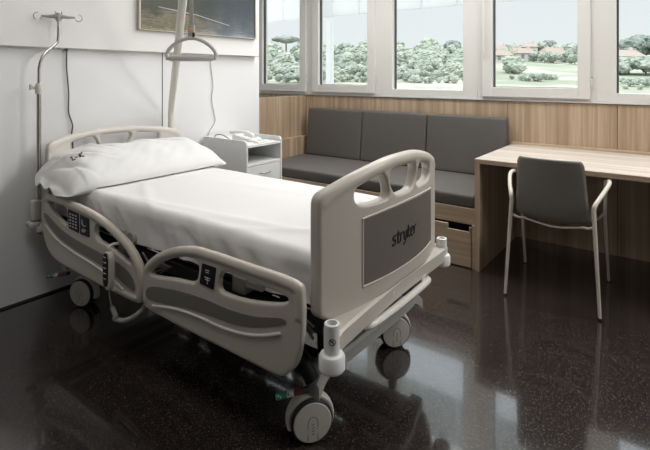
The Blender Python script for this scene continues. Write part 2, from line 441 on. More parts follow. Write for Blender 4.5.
# houses
hw = mat('house_render', (.55, .52, .48), .9, noise_amt=.04, noise_scale=.5)
hr = mat('house_tiles', (.36, .30, .26), .9, noise_amt=.12, noise_scale=2)
hg = mat('house_window', (.20, .22, .24), .4, noise_amt=.1)
def house(px, D, w, d, h, rot, label):
    p = az(px, D); z = ground_z(p.x, p.y)-.5; PLANTED.append((p, w*.9))
    root = empty('house', (p.x, p.y, z), label, 'house'); root.rotation_euler = (0, 0, rot)
    def P(o): o.parent = root; return o
    bm = bmesh.new(); box(bm, -w/2, w/2, -d/2, d/2, 0, h); P(obj('wall', bm, hw))
    bm = bmesh.new(); e = .5
    vs = [bm.verts.new(c) for c in ((-w/2-e, -d/2-e, h-.1), (w/2+e, -d/2-e, h-.1), (w/2+e, d/2+e, h-.1), (-w/2-e, d/2+e, h-.1), (-w/2+.8, 0, h+1.7), (w/2-.8, 0, h+1.7))]
    for f in ((0, 1, 5, 4), (1, 2, 5), (2, 3, 4, 5), (3, 0, 4), (3, 2, 1, 0)): bm.faces.new([vs[i] for i in f])
    P(obj('roof', bm, hr, smooth=False))
    n = max(2, int(w/2.6))
    for i in range(n):
        x = -w/2+(i+.5)*w/n
        bm = bmesh.new(); box(bm, x-.5, x+.5, -d/2-.06, -d/2+.02, h*.4, h*.4+1.3); P(obj('window', bm, hg))
    bm = bmesh.new(); box(bm, w*.2, w*.2+.7, -.2, .5, h+.8, h+2.4); P(obj('chimney', bm, hw))
for a in ((502, 150, 5, 4, 2.6, .5, 'small pale house with tiled roof at the left edge of the desk window'),
          (524, 158, 5.5, 4, 3.0, .7, 'long pale house behind the broad tree in the desk window'),
          (529, 190, 5.5, 5, 4.4, .4, 'two-storey pale house uphill left of the tall dark tree'),
          (552, 168, 7, 4.5, 3.2, .8, 'wide pale house right of the tall dark tree in the desk window'),
          (566, 205, 6, 5, 3.6, .3, 'pale house high on the hill at the right of the desk window'),
          (511, 218, 6, 5, 3.6, .6, 'pale house near the skyline at the left of the desk window'),
          (543, 232, 6, 4, 3.2, .6, 'small pale house on the skyline in the middle of the desk window'),
          (517, 172, 5, 4, 2.8, .9, 'small pale house just left of the tall dark tree'),
          (558, 152, 4.5, 4, 2.6, .2, 'lowest small pale house right of the tall dark tree'),
          (573, 190, 5.5, 4, 3.2, .7, 'pale house at the right edge of the desk window'),
          (500, 195, 5.5, 4, 3.4, .3, 'pale house uphill at the left edge of the desk window'),
          (624, 128, 7, 6, 3.4, .6, 'pale house between the tree rows in the rightmost window'),
          (268, 185, 6, 5, 4.6, .2, 'pale house above the wood in the leftmost window')):
    house(*a)

# umbrella pine on the ridge in the leftmost window
bm = bmesh.new()
for k, (x, y, r) in enumerate(((0, 0, .42), (.35, .1, .32), (-.36, -.05, .30), (.1, -.3, .3), (-.1, .3, .3))):
    g = bmesh.ops.create_icosphere(bm, subdivisions=3, radius=1)
    for v in g['verts']:
        d = v.co.normalized(); v.co = Vector((x+d.x*r, y+d.y*r, .80+d.z*r*.40))*(1)+d*.06*noise.noise(d*6+Vector((k, 0, 0)))
nf = len(bm.faces)
tube(bm, [(0, 0, -.3), (.03, 0, .3), (0, 0, .8)], [.04, .035, .03], seg=8); bm.faces.ensure_lookup_table()
for f in bm.faces[nf:]: f.material_index = 1
me = bpy.data.meshes.new('umbrella_pine'); bm.to_mesh(me); bm.free(); me.materials.append(LM[2]); me.materials.append(bark)
plant('umbrella_pine', me, 286, 190, 9, 'flat-topped umbrella pine rising above the wood in the leftmost window', 'tree')
rows = [(80, 1.2), (87, 1.6), (95, 2.1), (105, 2.5), (117, 2.9), (131, 3.3), (147, 3.7), (166, 4.2), (188, 4.8), (212, 5.4)]
for j, (D, h) in enumerate(rows):
    px = 236+random.uniform(0, 10)
    while px < 472:
        if not (276 < px < 292 and j > 6):
            plant('tree', TM[random.choice((0, 1, 2, 4, 0, 1, 3))], px, D*random.uniform(.97, 1.03), h*random.uniform(.75, 1.45),
                  'rounded pale green tree in the wood beyond the windows behind the sofa', 'tree', 'trees of the wood beyond the sofa windows')
        px += 482*h*.92/D*random.uniform(.8, 1.2)
        if 306 < px < 316: px += 6
# trees round the houses, seen through the window over the desk
G2 = 'trees between the houses beyond the desk window'; L2 = 'green garden tree among the houses beyond the window over the desk'
for px, D, h, k in ((499, 150, 5.5, 3), (507, 200, 5, 5), (534, 185, 9, 3), (541, 190, 6, 0), (548, 205, 7, 3), (556, 180, 5, 1), (563, 170, 5.5, 0), (571, 175, 6, 3),
                    (578, 160, 6, 0), (522, 215, 5, 5), (528, 160, 4, 1), (545, 150, 3.4, 0), (553, 145, 3.4, 2), (561, 145, 3, 3), (568, 148, 3.5, 3), (575, 140, 3.2, 0),
                    (539, 150, 3.2, 3), (533, 152, 3, 3), (503, 170, 4, 0), (512, 190, 5, 0), (572, 215, 6, 5), (585, 190, 6, 3)):
    plant('tree', TM[k], px, D, h, L2, 'tree', G2)
plant('tree', TM[4], 515, 101, 3.6, 'broad pale green tree standing before the houses at the edge of the lawn', 'tree')
for px, D, h, k in ((522, 86, 1.2, 0), (529, 84, 1.5, 2), (536, 85, 1.3, 1), (541, 83, 1.6, 0), (549, 87, 1.2, 4), (512, 88, .9, 0), (556, 88, .9, 1)):
    plant('shrub', TM[k], px, D, h, 'low garden shrub on the lawn beyond the window over the desk', 'shrub', 'shrubs on the lawn beyond the desk window')
# right-hand window
for px, D, h, k in ((632, 150, 8, 3), (640, 158, 9, 3), (625, 160, 6, 3), (648, 150, 7.5, 0), (656, 155, 8, 3), (662, 150, 8, 3), (620, 170, 5, 0), (612, 175, 5, 0)):
    plant('tree', TM[k], px, D, h, 'dark green tree on the ridge in the rightmost window', 'tree', 'ridge trees in the rightmost window')
for px, D, h, k in ((620, 98, 3.6, 2), (629, 101, 3.8, 0), (638, 99, 3.4, 3), (646, 97, 4, 2), (655, 100, 4, 0), (612, 103, 3.6, 3), (605, 102, 3.5, 0), (664, 99, 4, 2)):
    plant('tree', TM[k], px, D, h, 'bushy tree in the row at mid height of the rightmost window', 'tree', 'row of bushy trees in the rightmost window')
for px, D, h, k in ((622, 78, 1.1, 0), (630, 74, 1.3, 2), (637, 76, 1.1, 1), (645, 73, 1.4, 0), (651, 77, 1.2, 2), (626, 70, .8, 1), (641, 69, .8, 0)):
    plant('shrub', TM[k], px, D, h, 'small shrub on the pale slope low in the rightmost window', 'shrub', 'slope shrubs in the rightmost window')
# ------------------------------------------------------------------ picture on the left wall
pic = empty('framed_picture', (-2.98, 2.42, 1.62), 'framed landscape photograph of reeds reflected in still water on left wall', 'picture')
y0, y1, z0, z1 = 1.865, 2.985, 1.618, 2.36
bm = bmesh.new(); f = .014
box(bm, -3.0, -2.972, y0, y0+f, z0, z1, bev=.002); box(bm, -3.0, -2.972, y1-f, y1, z0, z1, bev=.002)
box(bm, -3.0, -2.972, y0, y1, z0, z0+f*.35, bev=.001); box(bm, -3.0, -2.972, y0, y1, z1-f, z1, bev=.002)
part(obj('frame', bm, M['pframe']), pic)
def picmat():
    m = bpy.data.materials.new('landscape_print'); m.use_nodes = True; nt = m.node_tree; b = nt.nodes['Principled BSDF']
    L = nt.links.new; N = nt.nodes.new
    tc = N('ShaderNodeTexCoord'); sep = N('ShaderNodeSeparateXYZ'); L(tc.outputs['Generated'], sep.inputs[0])
    mp = N('ShaderNodeMapping'); mp.inputs['Scale'].default_value = (1, 4, 44); L(tc.outputs['Generated'], mp.inputs['Vector'])
    n1 = N('ShaderNodeTexNoise'); n1.inputs['Scale'].default_value = 2.2; n1.inputs['Detail'].default_value = 6; n1.inputs['Roughness'].default_value = .8
    L(mp.outputs[0], n1.inputs['Vector'])
    n2 = N('ShaderNodeTexNoise'); n2.inputs['Scale'].default_value = 3.0; n2.inputs['Detail'].default_value = 5
    mp2 = N('ShaderNodeMapping'); mp2.inputs['Scale'].default_value = (1, 2.2, 1.3); L(tc.outputs['Generated'], mp2.inputs['Vector']); L(mp2.outputs[0], n2.inputs['Vector'])
    # vertical ramp (bottom to top): ochre reeds, grey-blue water, dark green reflections
    v = N('ShaderNodeMath'); v.operation = 'MULTIPLY_ADD'; v.inputs[1].default_value = .35; L(n2.outputs['Fac'], v.inputs[0]); L(sep.outputs['Z'], v.inputs[2])
    v2 = N('ShaderNodeMath'); v2.operation = 'ADD'; L(v.outputs[0], v2.inputs[0])
    wv = N('ShaderNodeMath'); wv.operation = 'MULTIPLY'; wv.inputs[1].default_value = .46; L(n1.outputs['Fac'], wv.inputs[0]); L(wv.outputs[0], v2.inputs[1])
    rl = N('ShaderNodeValToRGB'); e = rl.color_ramp.elements
    cols = [(.25, (0.200, 0.190, 0.179)), (.33, (0.316, 0.211, 0.105)), (.39, (0.348, 0.295, 0.200)), (.45, (0.105, 0.105, 0.063)), (.52, (0.232, 0.200, 0.137)), (.60, (0.053, 0.058, 0.037)), (.75, (0.032, 0.042, 0.027)), (1, (0.047, 0.055, 0.039))]
    e[0].position = cols[0][0]; e[0].color = (*cols[0][1], 1); e[1].position = cols[-1][0]; e[1].color = (*cols[-1][1], 1)
    for p, c in cols[1:-1]: k = e.new(p); k.color = (*c, 1)
    rr = N('ShaderNodeValToRGB'); e = rr.color_ramp.elements
    cols = [(.25, (0.368, 0.400, 0.442)), (.36, (0.274, 0.306, 0.348)), (.45, (0.126, 0.147, 0.168)), (.55, (0.074, 0.090, 0.100)), (.7, (0.053, 0.063, 0.074)), (1, (0.027, 0.035, 0.039))]
    e[0].position = cols[0][0]; e[0].color = (*cols[0][1], 1); e[1].position = cols[-1][0]; e[1].color = (*cols[-1][1], 1)
    for p, c in cols[1:-1]: k = e.new(p); k.color = (*c, 1)
    L(v2.outputs[0], rl.inputs['Fac']); L(v2.outputs[0], rr.inputs['Fac'])
    hr_ = N('ShaderNodeMapRange'); hr_.inputs['From Min'].default_value = .35; hr_.inputs['From Max'].default_value = .7; L(sep.outputs['Y'], hr_.inputs['Value'])
    mx = N('ShaderNodeMix'); mx.data_type = 'RGBA'; L(hr_.outputs[0], mx.inputs['Factor']); L(rl.outputs[0], mx.inputs['A']); L(rr.outputs[0], mx.inputs['B'])
    L(mx.outputs['Result'], b.inputs['Base Color']); b.inputs['Roughness'].default_value = .3
    return m
part(bx('print', (-2.998, -2.982, y0+f*.6, y1-f*.6, z0+.004, z1-f*.6), picmat()), pic)
bm = bmesh.new(); tube(bm, [(-2.981, 2.02, 1.79), (-2.981, 2.35, 1.765), (-2.981, 2.68, 1.71)], .003, seg=6)
part(obj('shoreline', bm, mat('shore_line', (.5, .52, .52), .5, noise_amt=.1)), pic)

# ------------------------------------------------------------------ cords on the wall
bm = bmesh.new()
tube(bm, [(-3.035, 1.413, 1.475), (-3.035, 1.413, 1.455)], .010)
tube(bm, catmull([(-3.03, 1.413, 1.46), (-3.036, 1.416, 1.35), (-3.036, 1.428, 1.20), (-3.036, 1.428, 1.08), (-3.036, 1.451, 1.0), (-3.036, 1.446, .93), (-3.036, 1.456, .80), (-3.036, 1.456, .3)]), .0045, seg=8)
tag(obj('power_cord', bm, M['cord']), 'dark cord hanging down the white wall panel behind the headboard', 'cord')
bm = bmesh.new()
tube(bm, catmull([(-3.04, 2.53, 1.468), (-3.043, 2.545, 1.36), (-3.043, 2.565, 1.22), (-3.043, 2.55, 1.12), (-3.043, 2.575, 1.0), (-3.043, 2.585, .93), (-3.043, 2.53, .86), (-3.04, 2.50, .80)]), .003, seg=8)
tag(obj('phone_cord', bm, M['wcord']), 'thin white cord running down the wall panel to the bedside cabinet', 'cord')

# ------------------------------------------------------------------ sofa bench
bench = empty('storage_bench', (-2.2, 3.6, 0), 'built-in oak bench with drawers beneath the dark grey seat cushion', 'bench')
bm = bmesh.new()
X0, X1 = -3.222, -1.135
box(bm, X0, X1, 3.215, 3.235, .29, .398, bev=.002)          # front rail
box(bm, X0, X1, 3.235, 4.03, .378, .398)                    # deck
box(bm, X0, X0+.02, 3.2, 4.03, 0, .378)
box(bm, X1-.022, X1, 3.20, 4.03, 0, .29)
part(obj('carcass', bm, M['wood_x']), bench)
part(bx('back_panel', (X0, X1, 3.34, 3.36, .01, .378), M['dark']), bench)
dw = [(-3.195, -2.51), (-2.504, -1.82), (-1.814, -1.160)]
for a, b in dw:
    bm = bmesh.new()
    n0, n1 = b-.165, b-.012                                  # hand slot at the upper right
    box(bm, a, b, 3.19, 3.21, .008, .243); box(bm, a, n0, 3.19, 3.21, .243, .278); box(bm, n1, b, 3.19, 3.21, .243, .278)
    box(bm, a+.02, a+.035, 3.21, 3.33, .02, .2); box(bm, b-.035, b-.02, 3.21, 3.33, .02, .2)
    bmesh.ops.remove_doubles(bm, verts=bm.verts[:], dist=.0005)
    part(obj('drawer', bm, M['wood_x']), bench)
def cushion(name, x0, x1, y0, y1, z0, z1, r, label, group=None, seams=True, seed=0):
    bm = bmesh.new()
    box(bm, x0, x1, y0, y1, z0, z1, bev=r, seg=4)
    bmesh.ops.subdivide_edges(bm, edges=[e for e in bm.edges if e.calc_length() > .12], cuts=14, use_grid_fill=True)
    cx, cy, cz = (x0+x1)/2, (y0+y1)/2, (z0+z1)/2
    for v in bm.verts:
        nn = noise.noise(v.co*3.1+Vector((seed, 0, 0)))*.004
        d = Vector((0, 0, 0))
        if v.co.z > cz+(z1-cz)*.6: d.z = nn+.004*(1-abs((v.co.x-cx)/(x1-x0)*2)**4)
        if v.co.y < cy-(cy-y0)*.6: d.y = -nn*.7
        v.co += d
    return bm
bm = cushion('s', -3.215, -1.145, 3.222, 3.93, .399, .485, .018, '')
tag(obj('seat_cushion', bm, M['grey'], sharp=60), 'long flat dark grey seat cushion lying on the oak bench', 'cushion')
for k, (a, b, lab) in enumerate(((-3.17, -2.508, 'dark grey back cushion at the left end of the bench beside the oak partition'),
                            (-2.502, -1.833, 'dark grey back cushion in the middle of the bench'),
                            (-1.827, -1.150, 'dark grey back cushion at the right end of the bench next to the desk'))):
    bm = cushion('b', a, b, 3.945, 4.035, .487, .96, .014, '', seed=k*3)
    for v in bm.verts:                                       # the cushion leans a little: thicker at its foot
        if v.co.y < 3.99: v.co.y -= .045*(1-(v.co.z-.487)/.473)
    tag(obj('back_cushion', bm, M['grey'], sharp=60), lab, 'cushion', 'back cushions along the bench')

# ------------------------------------------------------------------ desk
desk = empty('desk', (0, 3.6, 0), 'long oak desk with slab end panel under the windows', 'desk')
DX = -1.128; DF = 3.178
bm = bmesh.new(); box(bm, DX, 2.6, DF, WY, .720, .75, bev=.0015, seg=1)
part(obj('desk_top', bm, M['wood_top']), desk)
bm = bmesh.new(); box(bm, DX, 2.6, DF-.004, DF+.0, .7185, .7485, bev=.001, seg=1)
part(obj('edge_band', bm, M['wood_x']), desk)
bm = bmesh.new(); box(bm, DX, 2.6, WY-.028, WY+.006, .75, .768, bev=.001, seg=1)
part(obj('upstand', bm, M['wood_x']), desk)
part(bx('end_panel', (DX, DX+.032, DF-.003, WY+.005, 0, .7195), M['wood_v'], bev=.0015, ), desk)
part(bx('end_panel', (2.568, 2.6, DF-.003, WY+.005, 0, .7195), M['wood_v'], bev=.0015), desk)

# ------------------------------------------------------------------ chair
ch = empty('armchair', (-.61, 3.2, 0), 'dark grey shell chair with cream tubular arms and legs facing the desk', 'chair')
cx = -.612
prof = catmull([(2.885, .838), (2.905, .76), (2.925, .68), (2.942, .60), (2.965, .53), (3.005, .475), (3.07, .452), (3.16, .448), (3.28, .455), (3.38, .455), (3.42, .44)], n=5)
def shell(u, v):
    i = u*(len(prof)-1); k = min(int(i), len(prof)-2); t = i-k; p = prof[k].lerp(prof[k+1], t)
    s = 2*v-1
    w = .171+.028*min(1, u/.5)
    if u < .04: w -= .012*(1-u/.04)**2
    if u > .94: w -= .03*((u-.94)/.06)**2
    back = max(0, 1-abs(u-.42)/.35); c = s*s
    y = p.x+c*(.028*(1-min(1, u/.55))+.01) ; z = p.y+c*.022*min(1, max(0, (u-.3)/.2))
    return Vector((cx+s*w, y, z))
bm = bmesh.new(); grid(bm, shell, 60, 20)
me_o = obj('seat_shell', bm, M['chair'])
so = me_o.modifiers.new('s', 'SOLIDIFY'); so.thickness = .010; so.offset = 0
part(me_o, ch)
for sx in (-1, 1):
    fx = .245                                                # leg feet and tops, both sides alike
    rear = [(cx+sx*.247, 2.935, .0), (cx+sx*.230, 2.945, .30), (cx+sx*.214, 2.955, .575)]
    bm = bmesh.new(); tube(bm, rear, [.0085, .010, .0115], seg=14)
    part(obj('leg', bm, M['cream']), ch)
    arm = catmull([(cx+sx*.214, 2.955, .565), (cx+sx*.220, 2.962, .60), (cx+sx*.250, 3.04, .655), (cx+sx*.268, 3.12, .692), (cx+sx*.262, 3.18, .70), (cx+sx*.245, 3.21, .69)], n=5)
    bm = bmesh.new(); tube(bm, arm, .0115, seg=14)
    part(obj('armrest', bm, M['cream']), ch)
    bm = bmesh.new(); tube(bm, [(cx+sx*.243, 3.20, .695), (cx-.012+sx*.238, 3.31, .45), (cx-.03+sx*.252, 3.525, .0)], [.0105, .010, .0085], seg=14)
    part(obj('leg', bm, M['cream']), ch)
    for (a, b) in (((cx+sx*.224, 2.953, .485), (cx+sx*.15, 3.0, .462)), ((cx-.01+sx*.240, 3.295, .48), (cx+sx*.16, 3.28, .438))):
        bm = bmesh.new(); tube(bm, [a, Vector(a).lerp(Vector(b), .5)+Vector((0, 0, -.008)), b], .0075, seg=10)
        part(obj('stretcher', bm, M['cream']), ch)
    for q in ((cx+sx*.247, 2.935), (cx-.03+sx*.252, 3.525)):
        bm = bmesh.new(); lathe(bm, [(0, 0), (.011, 0), (.011, .012), (0, .012)], Matrix.Translation((q[0], q[1], 0)), 14)
        part(obj('foot_cap', bm, M['black']), ch)
bm = bmesh.new(); tube(bm, catmull([(cx-.16, 3.0, .46), (cx, 3.02, .432), (cx+.16, 3.0, .46)]), .006, seg=10)
part(obj('seat_frame', bm, M['cream']), ch); bm = bmesh.new()
tube(bm, catmull([(cx-.17, 3.28, .438), (cx, 3.28, .43), (cx+.17, 3.28, .438)]), .006, seg=10)
part(obj('seat_frame', bm, M['cream']), ch)

# ------------------------------------------------------------------ bedside cabinet
ns = empty('bedside_cabinet', (-2.78, 2.64, 0), 'white bedside cabinet with open shelf and drawer against the wall panel', 'cabinet')
nx0, nx1, ny0, ny1 = -3.02, -2.54, 2.45, 2.83
def side(y):
    o = [(nx0, .06), (nx1, .06)]+[(nx1-.0*k, .0) for k in ()]
    R = .04
    o += [(nx1, .795)]
    o += [(nx1-.035+.035*math.cos(a), .795+.033*math.sin(a)) for a in [PI/2*k/6 for k in range(7)]]
    o += [(nx0, .828)]
    bm = bmesh.new(); a = [bm.verts.new((p[0], y, p[1])) for p in o]; b = [bm.verts.new((p[0], y+.014, p[1])) for p in o]
    bm.faces.new(a); bm.faces.new(b[::-1])
    for i in range(len(o)): bm.faces.new((a[i], b[i], b[(i+1) % len(o)], a[(i+1) % len(o)]))
    return obj('side_panel', bm, M['nlam'])
part(side(ny0), ns); part(side(ny1-.014), ns)
part(bx('top', (nx0, nx1-.002, ny0+.014, ny1-.014, .775, .793), M['white'], bev=.002), ns)
part(bx('back_panel', (nx0, nx0+.012, ny0+.014, ny1-.014, .08, .828), M['nlam']), ns)
part(bx('shelf', (nx0, nx1-.004, ny0+.014, ny1-.014, .637, .655), M['white'], bev=.002), ns)
d = bx('drawer', (nx1-.40, nx1-.002, ny0+.017, ny1-.017, .50, .632), M['nlam'], bev=.003); part(d, ns)
bm = bmesh.new(); tube(bm, catmull([(nx1-.002, 2.585, .577), (nx1+.02, 2.60, .577), (nx1+.024, 2.64, .575), (nx1+.02, 2.68, .577), (nx1-.002, 2.695, .577)]), .005, seg=10)
h_ = obj('handle', bm, M['steel']); h_.parent = d
dd = bx('door', (nx1-.02, nx1-.002, ny0+.017, ny1-.017, .09, .495), M['nlam'], bev=.003); part(dd, ns)
bm = bmesh.new(); tube(bm, catmull([(nx1-.002, 2.585, .42), (nx1+.02, 2.60, .42), (nx1+.024, 2.64, .418), (nx1+.02, 2.68, .42), (nx1-.002, 2.695, .42)]), .005, seg=10)
h_ = obj('handle', bm, M['steel']); h_.parent = dd
part(bx('bottom_panel', (nx0, nx1-.02, ny0+.014, ny1-.014, .06, .085), M['nlam']), ns)
for x in (nx0+.05, nx1-.05):
    for y in (ny0+.04, ny1-.04):
        bm = bmesh.new(); lathe(bm, [(0, -.012), (.026, -.012), (.028, 0), (.026, .012), (0, .012)], axis_mat((x, y, .028), (0, 1, 0)), 20)
        tube(bm, [(x, y, .03), (x, y, .065)], .008)
        part(obj('castor', bm, M['tyre']), ns)
# telephone and small things on it
ph = empty('telephone', (-2.75, 2.66, .795), 'white corded telephone lying on the bedside cabinet', 'telephone')
bm = bmesh.new()
g = [(-2.86, .795), (-2.68, .795), (-2.68, .812), (-2.86, .84)]
a = [bm.verts.new((p[0], 2.60, p[1])) for p in g]; b = [bm.verts.new((p[0], 2.75, p[1])) for p in g]
bm.faces.new(a); bm.faces.new(b[::-1])
for i in range(4): bm.faces.new((a[i], b[i], b[(i+1) % 4], a[(i+1) % 4]))
bmesh.ops.bevel(bm, geom=bm.edges[:], offset=.005, segments=3, affect='EDGES')
part(obj('phone_base', bm, M['white']), ph)
bm = bmesh.new()
tube(bm, catmull([(-2.87, 2.595, .850), (-2.855, 2.60, .858), (-2.80, 2.612, .866), (-2.73, 2.625, .862), (-2.68, 2.635, .845), (-2.668, 2.64, .832)], n=6), [.012]+[.017]*8+[.013]*10+[.017]*11+[.012], seg=14)
part(obj('phone_handset', bm, M['white']), ph)
bm = bmesh.new()
for i in range(4):
    for j in range(3): box(bm, -2.80+i*.026, -2.785+i*.026, 2.665+j*.024, 2.68+j*.024, .815-i*.0035, .838-i*.0045, bev=.002, seg=1)
part(obj('keypad', bm, M['nin']), ph)
cp = empty('call_remote', (-2.60, 2.66, .793), 'small white call remote lying at the front of the bedside cabinet', 'remote control')
bm = bmesh.new(); box(bm, -2.625, -2.575, 2.60, 2.715, .793, .808, bev=.006, seg=3); part(obj('remote_body', bm, M['white']), cp)
bm = bmesh.new()
for j in range(4): box(bm, -2.61, -2.59, 2.615+j*.022, 2.627+j*.022, .806, .810, bev=.002, seg=1)
part(obj('button', bm, M['nin']), cp)
bm = bmesh.new(); box(bm, -2.80, -2.755, 2.525, 2.575, .793, .797, bev=.001); o = obj('note_card', bm, M['white'])
tag(o, 'small white card with a red mark beside the telephone', 'card')
bm = bmesh.new(); box(bm, -2.79, -2.765, 2.53, 2.555, .797, .7985); p_ = obj('red_mark', bm, M['red']); p_.parent = o
bm = bmesh.new(); tube(bm, catmull([(-2.93, 2.49, .798), (-2.94, 2.50, .835), (-2.90, 2.53, .842), (-2.86, 2.55, .82), (-2.84, 2.56, .799)]), .0035, seg=8)
tag(obj('coiled_flex', bm, M['cord']), 'short dark loop of flex standing on the bedside cabinet top', 'cable')

# ------------------------------------------------------------------ hospital bed
YC = 1.69
bed = empty('hospital_bed', (-1.95, YC, 0), 'hospital bed with cream plastic boards, side rails and large castors', 'bed')
def bow(s): return .075*(abs(s)/.45)**2.1
def board_out(mirror=False):
    top = [(0, 1.0), (.10, .998), (.20, .983), (.29, .964), (.36, .944), (.41, .928), (.440, .910)]
    bot = [(.450, .870), (.45, .70), (.45, .56), (.440, .515), (.38, .488), (.28, .489), (.15, .505), (0, .512)]
    R = top+bot; Lf = [(-x, z) for x, z in R[1:-1]][::-1]
    return catmull([(x, z, 0) for x, z in R+Lf], True, 5)
H2 = chaikin([(-.122, .956, 0), (0, .966, 0), (.122, .956, 0), (.084, .855, 0), (0, .850, 0), (-.084, .855, 0)], True, 2)
def hole_side(k):
    P = [(.140, .953), (.20, .945), (.25, .936), (.302, .915), (.302, .868), (.26, .852), (.18, .849), (.102, .852)]
    return chaikin([(x*k, z, 0) for x, z in P], True, 2)
def board(X0, sgn, name):
    """X0: outer face at mid width; sgn +1 bulges to +X (foot), -1 to -X (head)"""
    me = plate([board_out(), H2, hole_side(1), hole_side(-1)], .022, .008)
    bm = bmesh.new(); bm.from_mesh(me); bpy.data.meshes.remove(me)
    # fatter hand rail along the top edge
    P = [Vector((x, z-.021, 0)) for x, z in ((-.433, .898), (-.405, .920), (-.36, .941), (-.29, .962), (-.20, .982), (-.10, .997), (0, 1.0), (.10, .997), (.20, .982), (.29, .962), (.36, .941), (.405, .920), (.433, .898))]
    tube(bm, catmull(P, n=4), .0265, seg=14)
    me = remesh(bm, .0055, 4)
    f = lambda c: Vector((X0-sgn*(.025-c.z*1.0)-sgn*bow(c.x), YC+c.x, c.y))
    deform(me, f)
    o = link(name, me, M['bed']); part(o, bed); return o
FX = -.872
fb = board(FX, 1, 'footboard'); hb = board(-3.0+.0, -1, 'headboard'); hb.data.materials[0] = M['bed2']  # headboard's paler plastic stands in for the brighter light falling on it
def flatten(c):
    k = max(0, c.z-.85)/.15; q = max(0, 1-((c.y-YC)/.42)**2)
    return Vector((c.x, c.y, c.z-k*.034*q))
deform(hb.data, flatten)
def on_board(X0, sgn, x, z, off): return Vector((X0-sgn*(.003-off)-sgn*bow(x), YC+x, z))
# dark panel set into each board's outer face
for X0, sgn, root in ((FX, 1, fb), (-3.0, -1, hb)):
    out = []
    xl = .286
    def face(u, v):
        x = .018-xl+2*xl*u; zt = .797+.010*(1-(x/xl)**2)+.004; zb = .577-.004*(1-(x/xl)**2)
        return on_board(X0, sgn, x, zb+(zt-zb)*v, .0025)
    bm = bmesh.new(); V = grid(bm, face, 40, 8)
    for e_ in (V[0][0], V[0][-1], V[-1][0], V[-1][-1]): e_.co += (Vector((e_.co.x, YC, .68))-e_.co)*.012
    r = bmesh.ops.extrude_face_region(bm, geom=bm.faces[:]); 
    for v in [g for g in r['geom'] if isinstance(g, bmesh.types.BMVert)]: v.co.x -= sgn*.008
    o = obj('inset_panel', bm, M['fbpanel']); o.parent = root; o.matrix_parent_inverse = root.matrix_world.inverted()
    o.parent = root; o.matrix_parent_inverse = Matrix.Translation(bed.location).inverted() @ Matrix.Translation(bed.location)
    # thin light lip around the inset
    lip = [(-xl, .571), (xl, .571), (xl, .808), (.15, .816), (0, .818), (-.15, .816), (-xl, .808)]
    pts = []
    for i in range(len(lip)):
        a, b = Vector(lip[i]), Vector(lip[(i+1) % len(lip)])
        for k in range(12): q = a.lerp(b, k/12); pts.append(on_board(X0, sgn, q.x+.018, q.y, .001))
    bm = bmesh.new(); tube(bm, pts, .0035, seg=8, closed=True)
    o = obj('panel_lip', bm, M['bed2']); o.parent = root
# lettering on the footboard panel
glyph = {  # strokes in a 1-high x-height box
 's': ([[(.62, .98), (.12, .98), (.0, .78), (.08, .55), (.50, .48), (.58, .28), (.46, .02), (-.08, .02)]], .66),
 't': ([[(.18, 1.35), (.14, .30), (.26, .02), (.48, .02)], [(-.02, .95), (.5, .95)]], .50),
 'r': ([[(.02, 0), (.08, .95)], [(.07, .66), (.22, .93), (.50, .96)]], .50),
 'y': ([[(.0, .97), (.10, .30), (.24, .05), (.46, .05)], [(.62, .97), (.52, -.18), (.38, -.42), (.02, -.45)]], .68),
 'k': ([[(.04, 0), (.14, 1.42)], [(.56, .96), (.12, .48), (.56, .0)]], .60),
 'e': ([[(.10, .52), (.58, .52), (.60, .80), (.48, .98), (.18, .98), (.03, .75), (.02, .25), (.14, .02), (.54, .02)]], .70),
}
def lettering(word, cx_, z0, h, place, r):
    tot = sum(glyph[c][1]+.24 for c in word); x = cx_-tot*h/2; bm = bmesh.new()
    for c in word:
        st, w = glyph[c]
        for s in st:
            P = chaikin([(a, b, 0) for a, b in s], False, 2) if len(s) > 2 else [Vector((a, b, 0)) for a, b in s]
            tube(bm, [place(x+(p.x+.12*p.y)*h, z0+p.y*h) for p in P], r, seg=8, flat=((1, 0, 0), .35))
        x += (w+.24)*h
    return bm
bm = lettering('stryker', .0, .672, .034, lambda x, z: on_board(FX, 1, x, z, .0035), .0050)
o = obj('lettering', bm, M['ink']); o.parent = fb; o['label'] = 'black word stryker on the dark panel'

# side rails: outlines measured in the rail's own plane (X, Z)
RY = 1.19
HO = [(-2.815,.645),(-2.761,.661),(-2.612,.662),(-2.383,.652),(-2.207,.628),(-2.073,.590),(-1.97,.545),(-1.898,.482),(-1.875,.413),(-1.884,.341),(-1.924,.311),(-2.172,.309),(-2.412,.311),(-2.587,.317),(-2.712,.334),(-2.797,.386),(-2.838,.482),(-2.842,.592)]
HH1 = [(-2.780,.624),(-2.668,.633),(-2.547,.623),(-2.547,.531),(-2.605,.541),(-2.68,.561),(-2.758,.600)]
HK1 = [(-2.537,.622),(-2.423,.616),(-2.420,.518),(-2.527,.524)]
HK2 = [(-2.411,.615),(-2.322,.608),(-2.318,.518),(-2.410,.517)]
HH2 = [(-2.272,.601),(-2.162,.583),(-2.058,.551),(-1.993,.515),(-1.950,.470),(-1.985,.472),(-2.092,.497),(-2.162,.512),(-2.278,.520)]
HI = [(-2.797,.556),(-2.612,.504),(-2.446,.481),(-2.207,.466),(-2.098,.460),(-2.007,.445),(-1.940,.41),(-1.935,.360),(-2.048,.381),(-2.222,.409),(-2.446,.427),(-2.646,.457),(-2.785,.514)]
HR = [(-2.797,.495),(-2.714,.457),(-2.612,.43),(-2.446,.408),(-2.296,.396),(-2.152,.378),(-2.02,.343)]
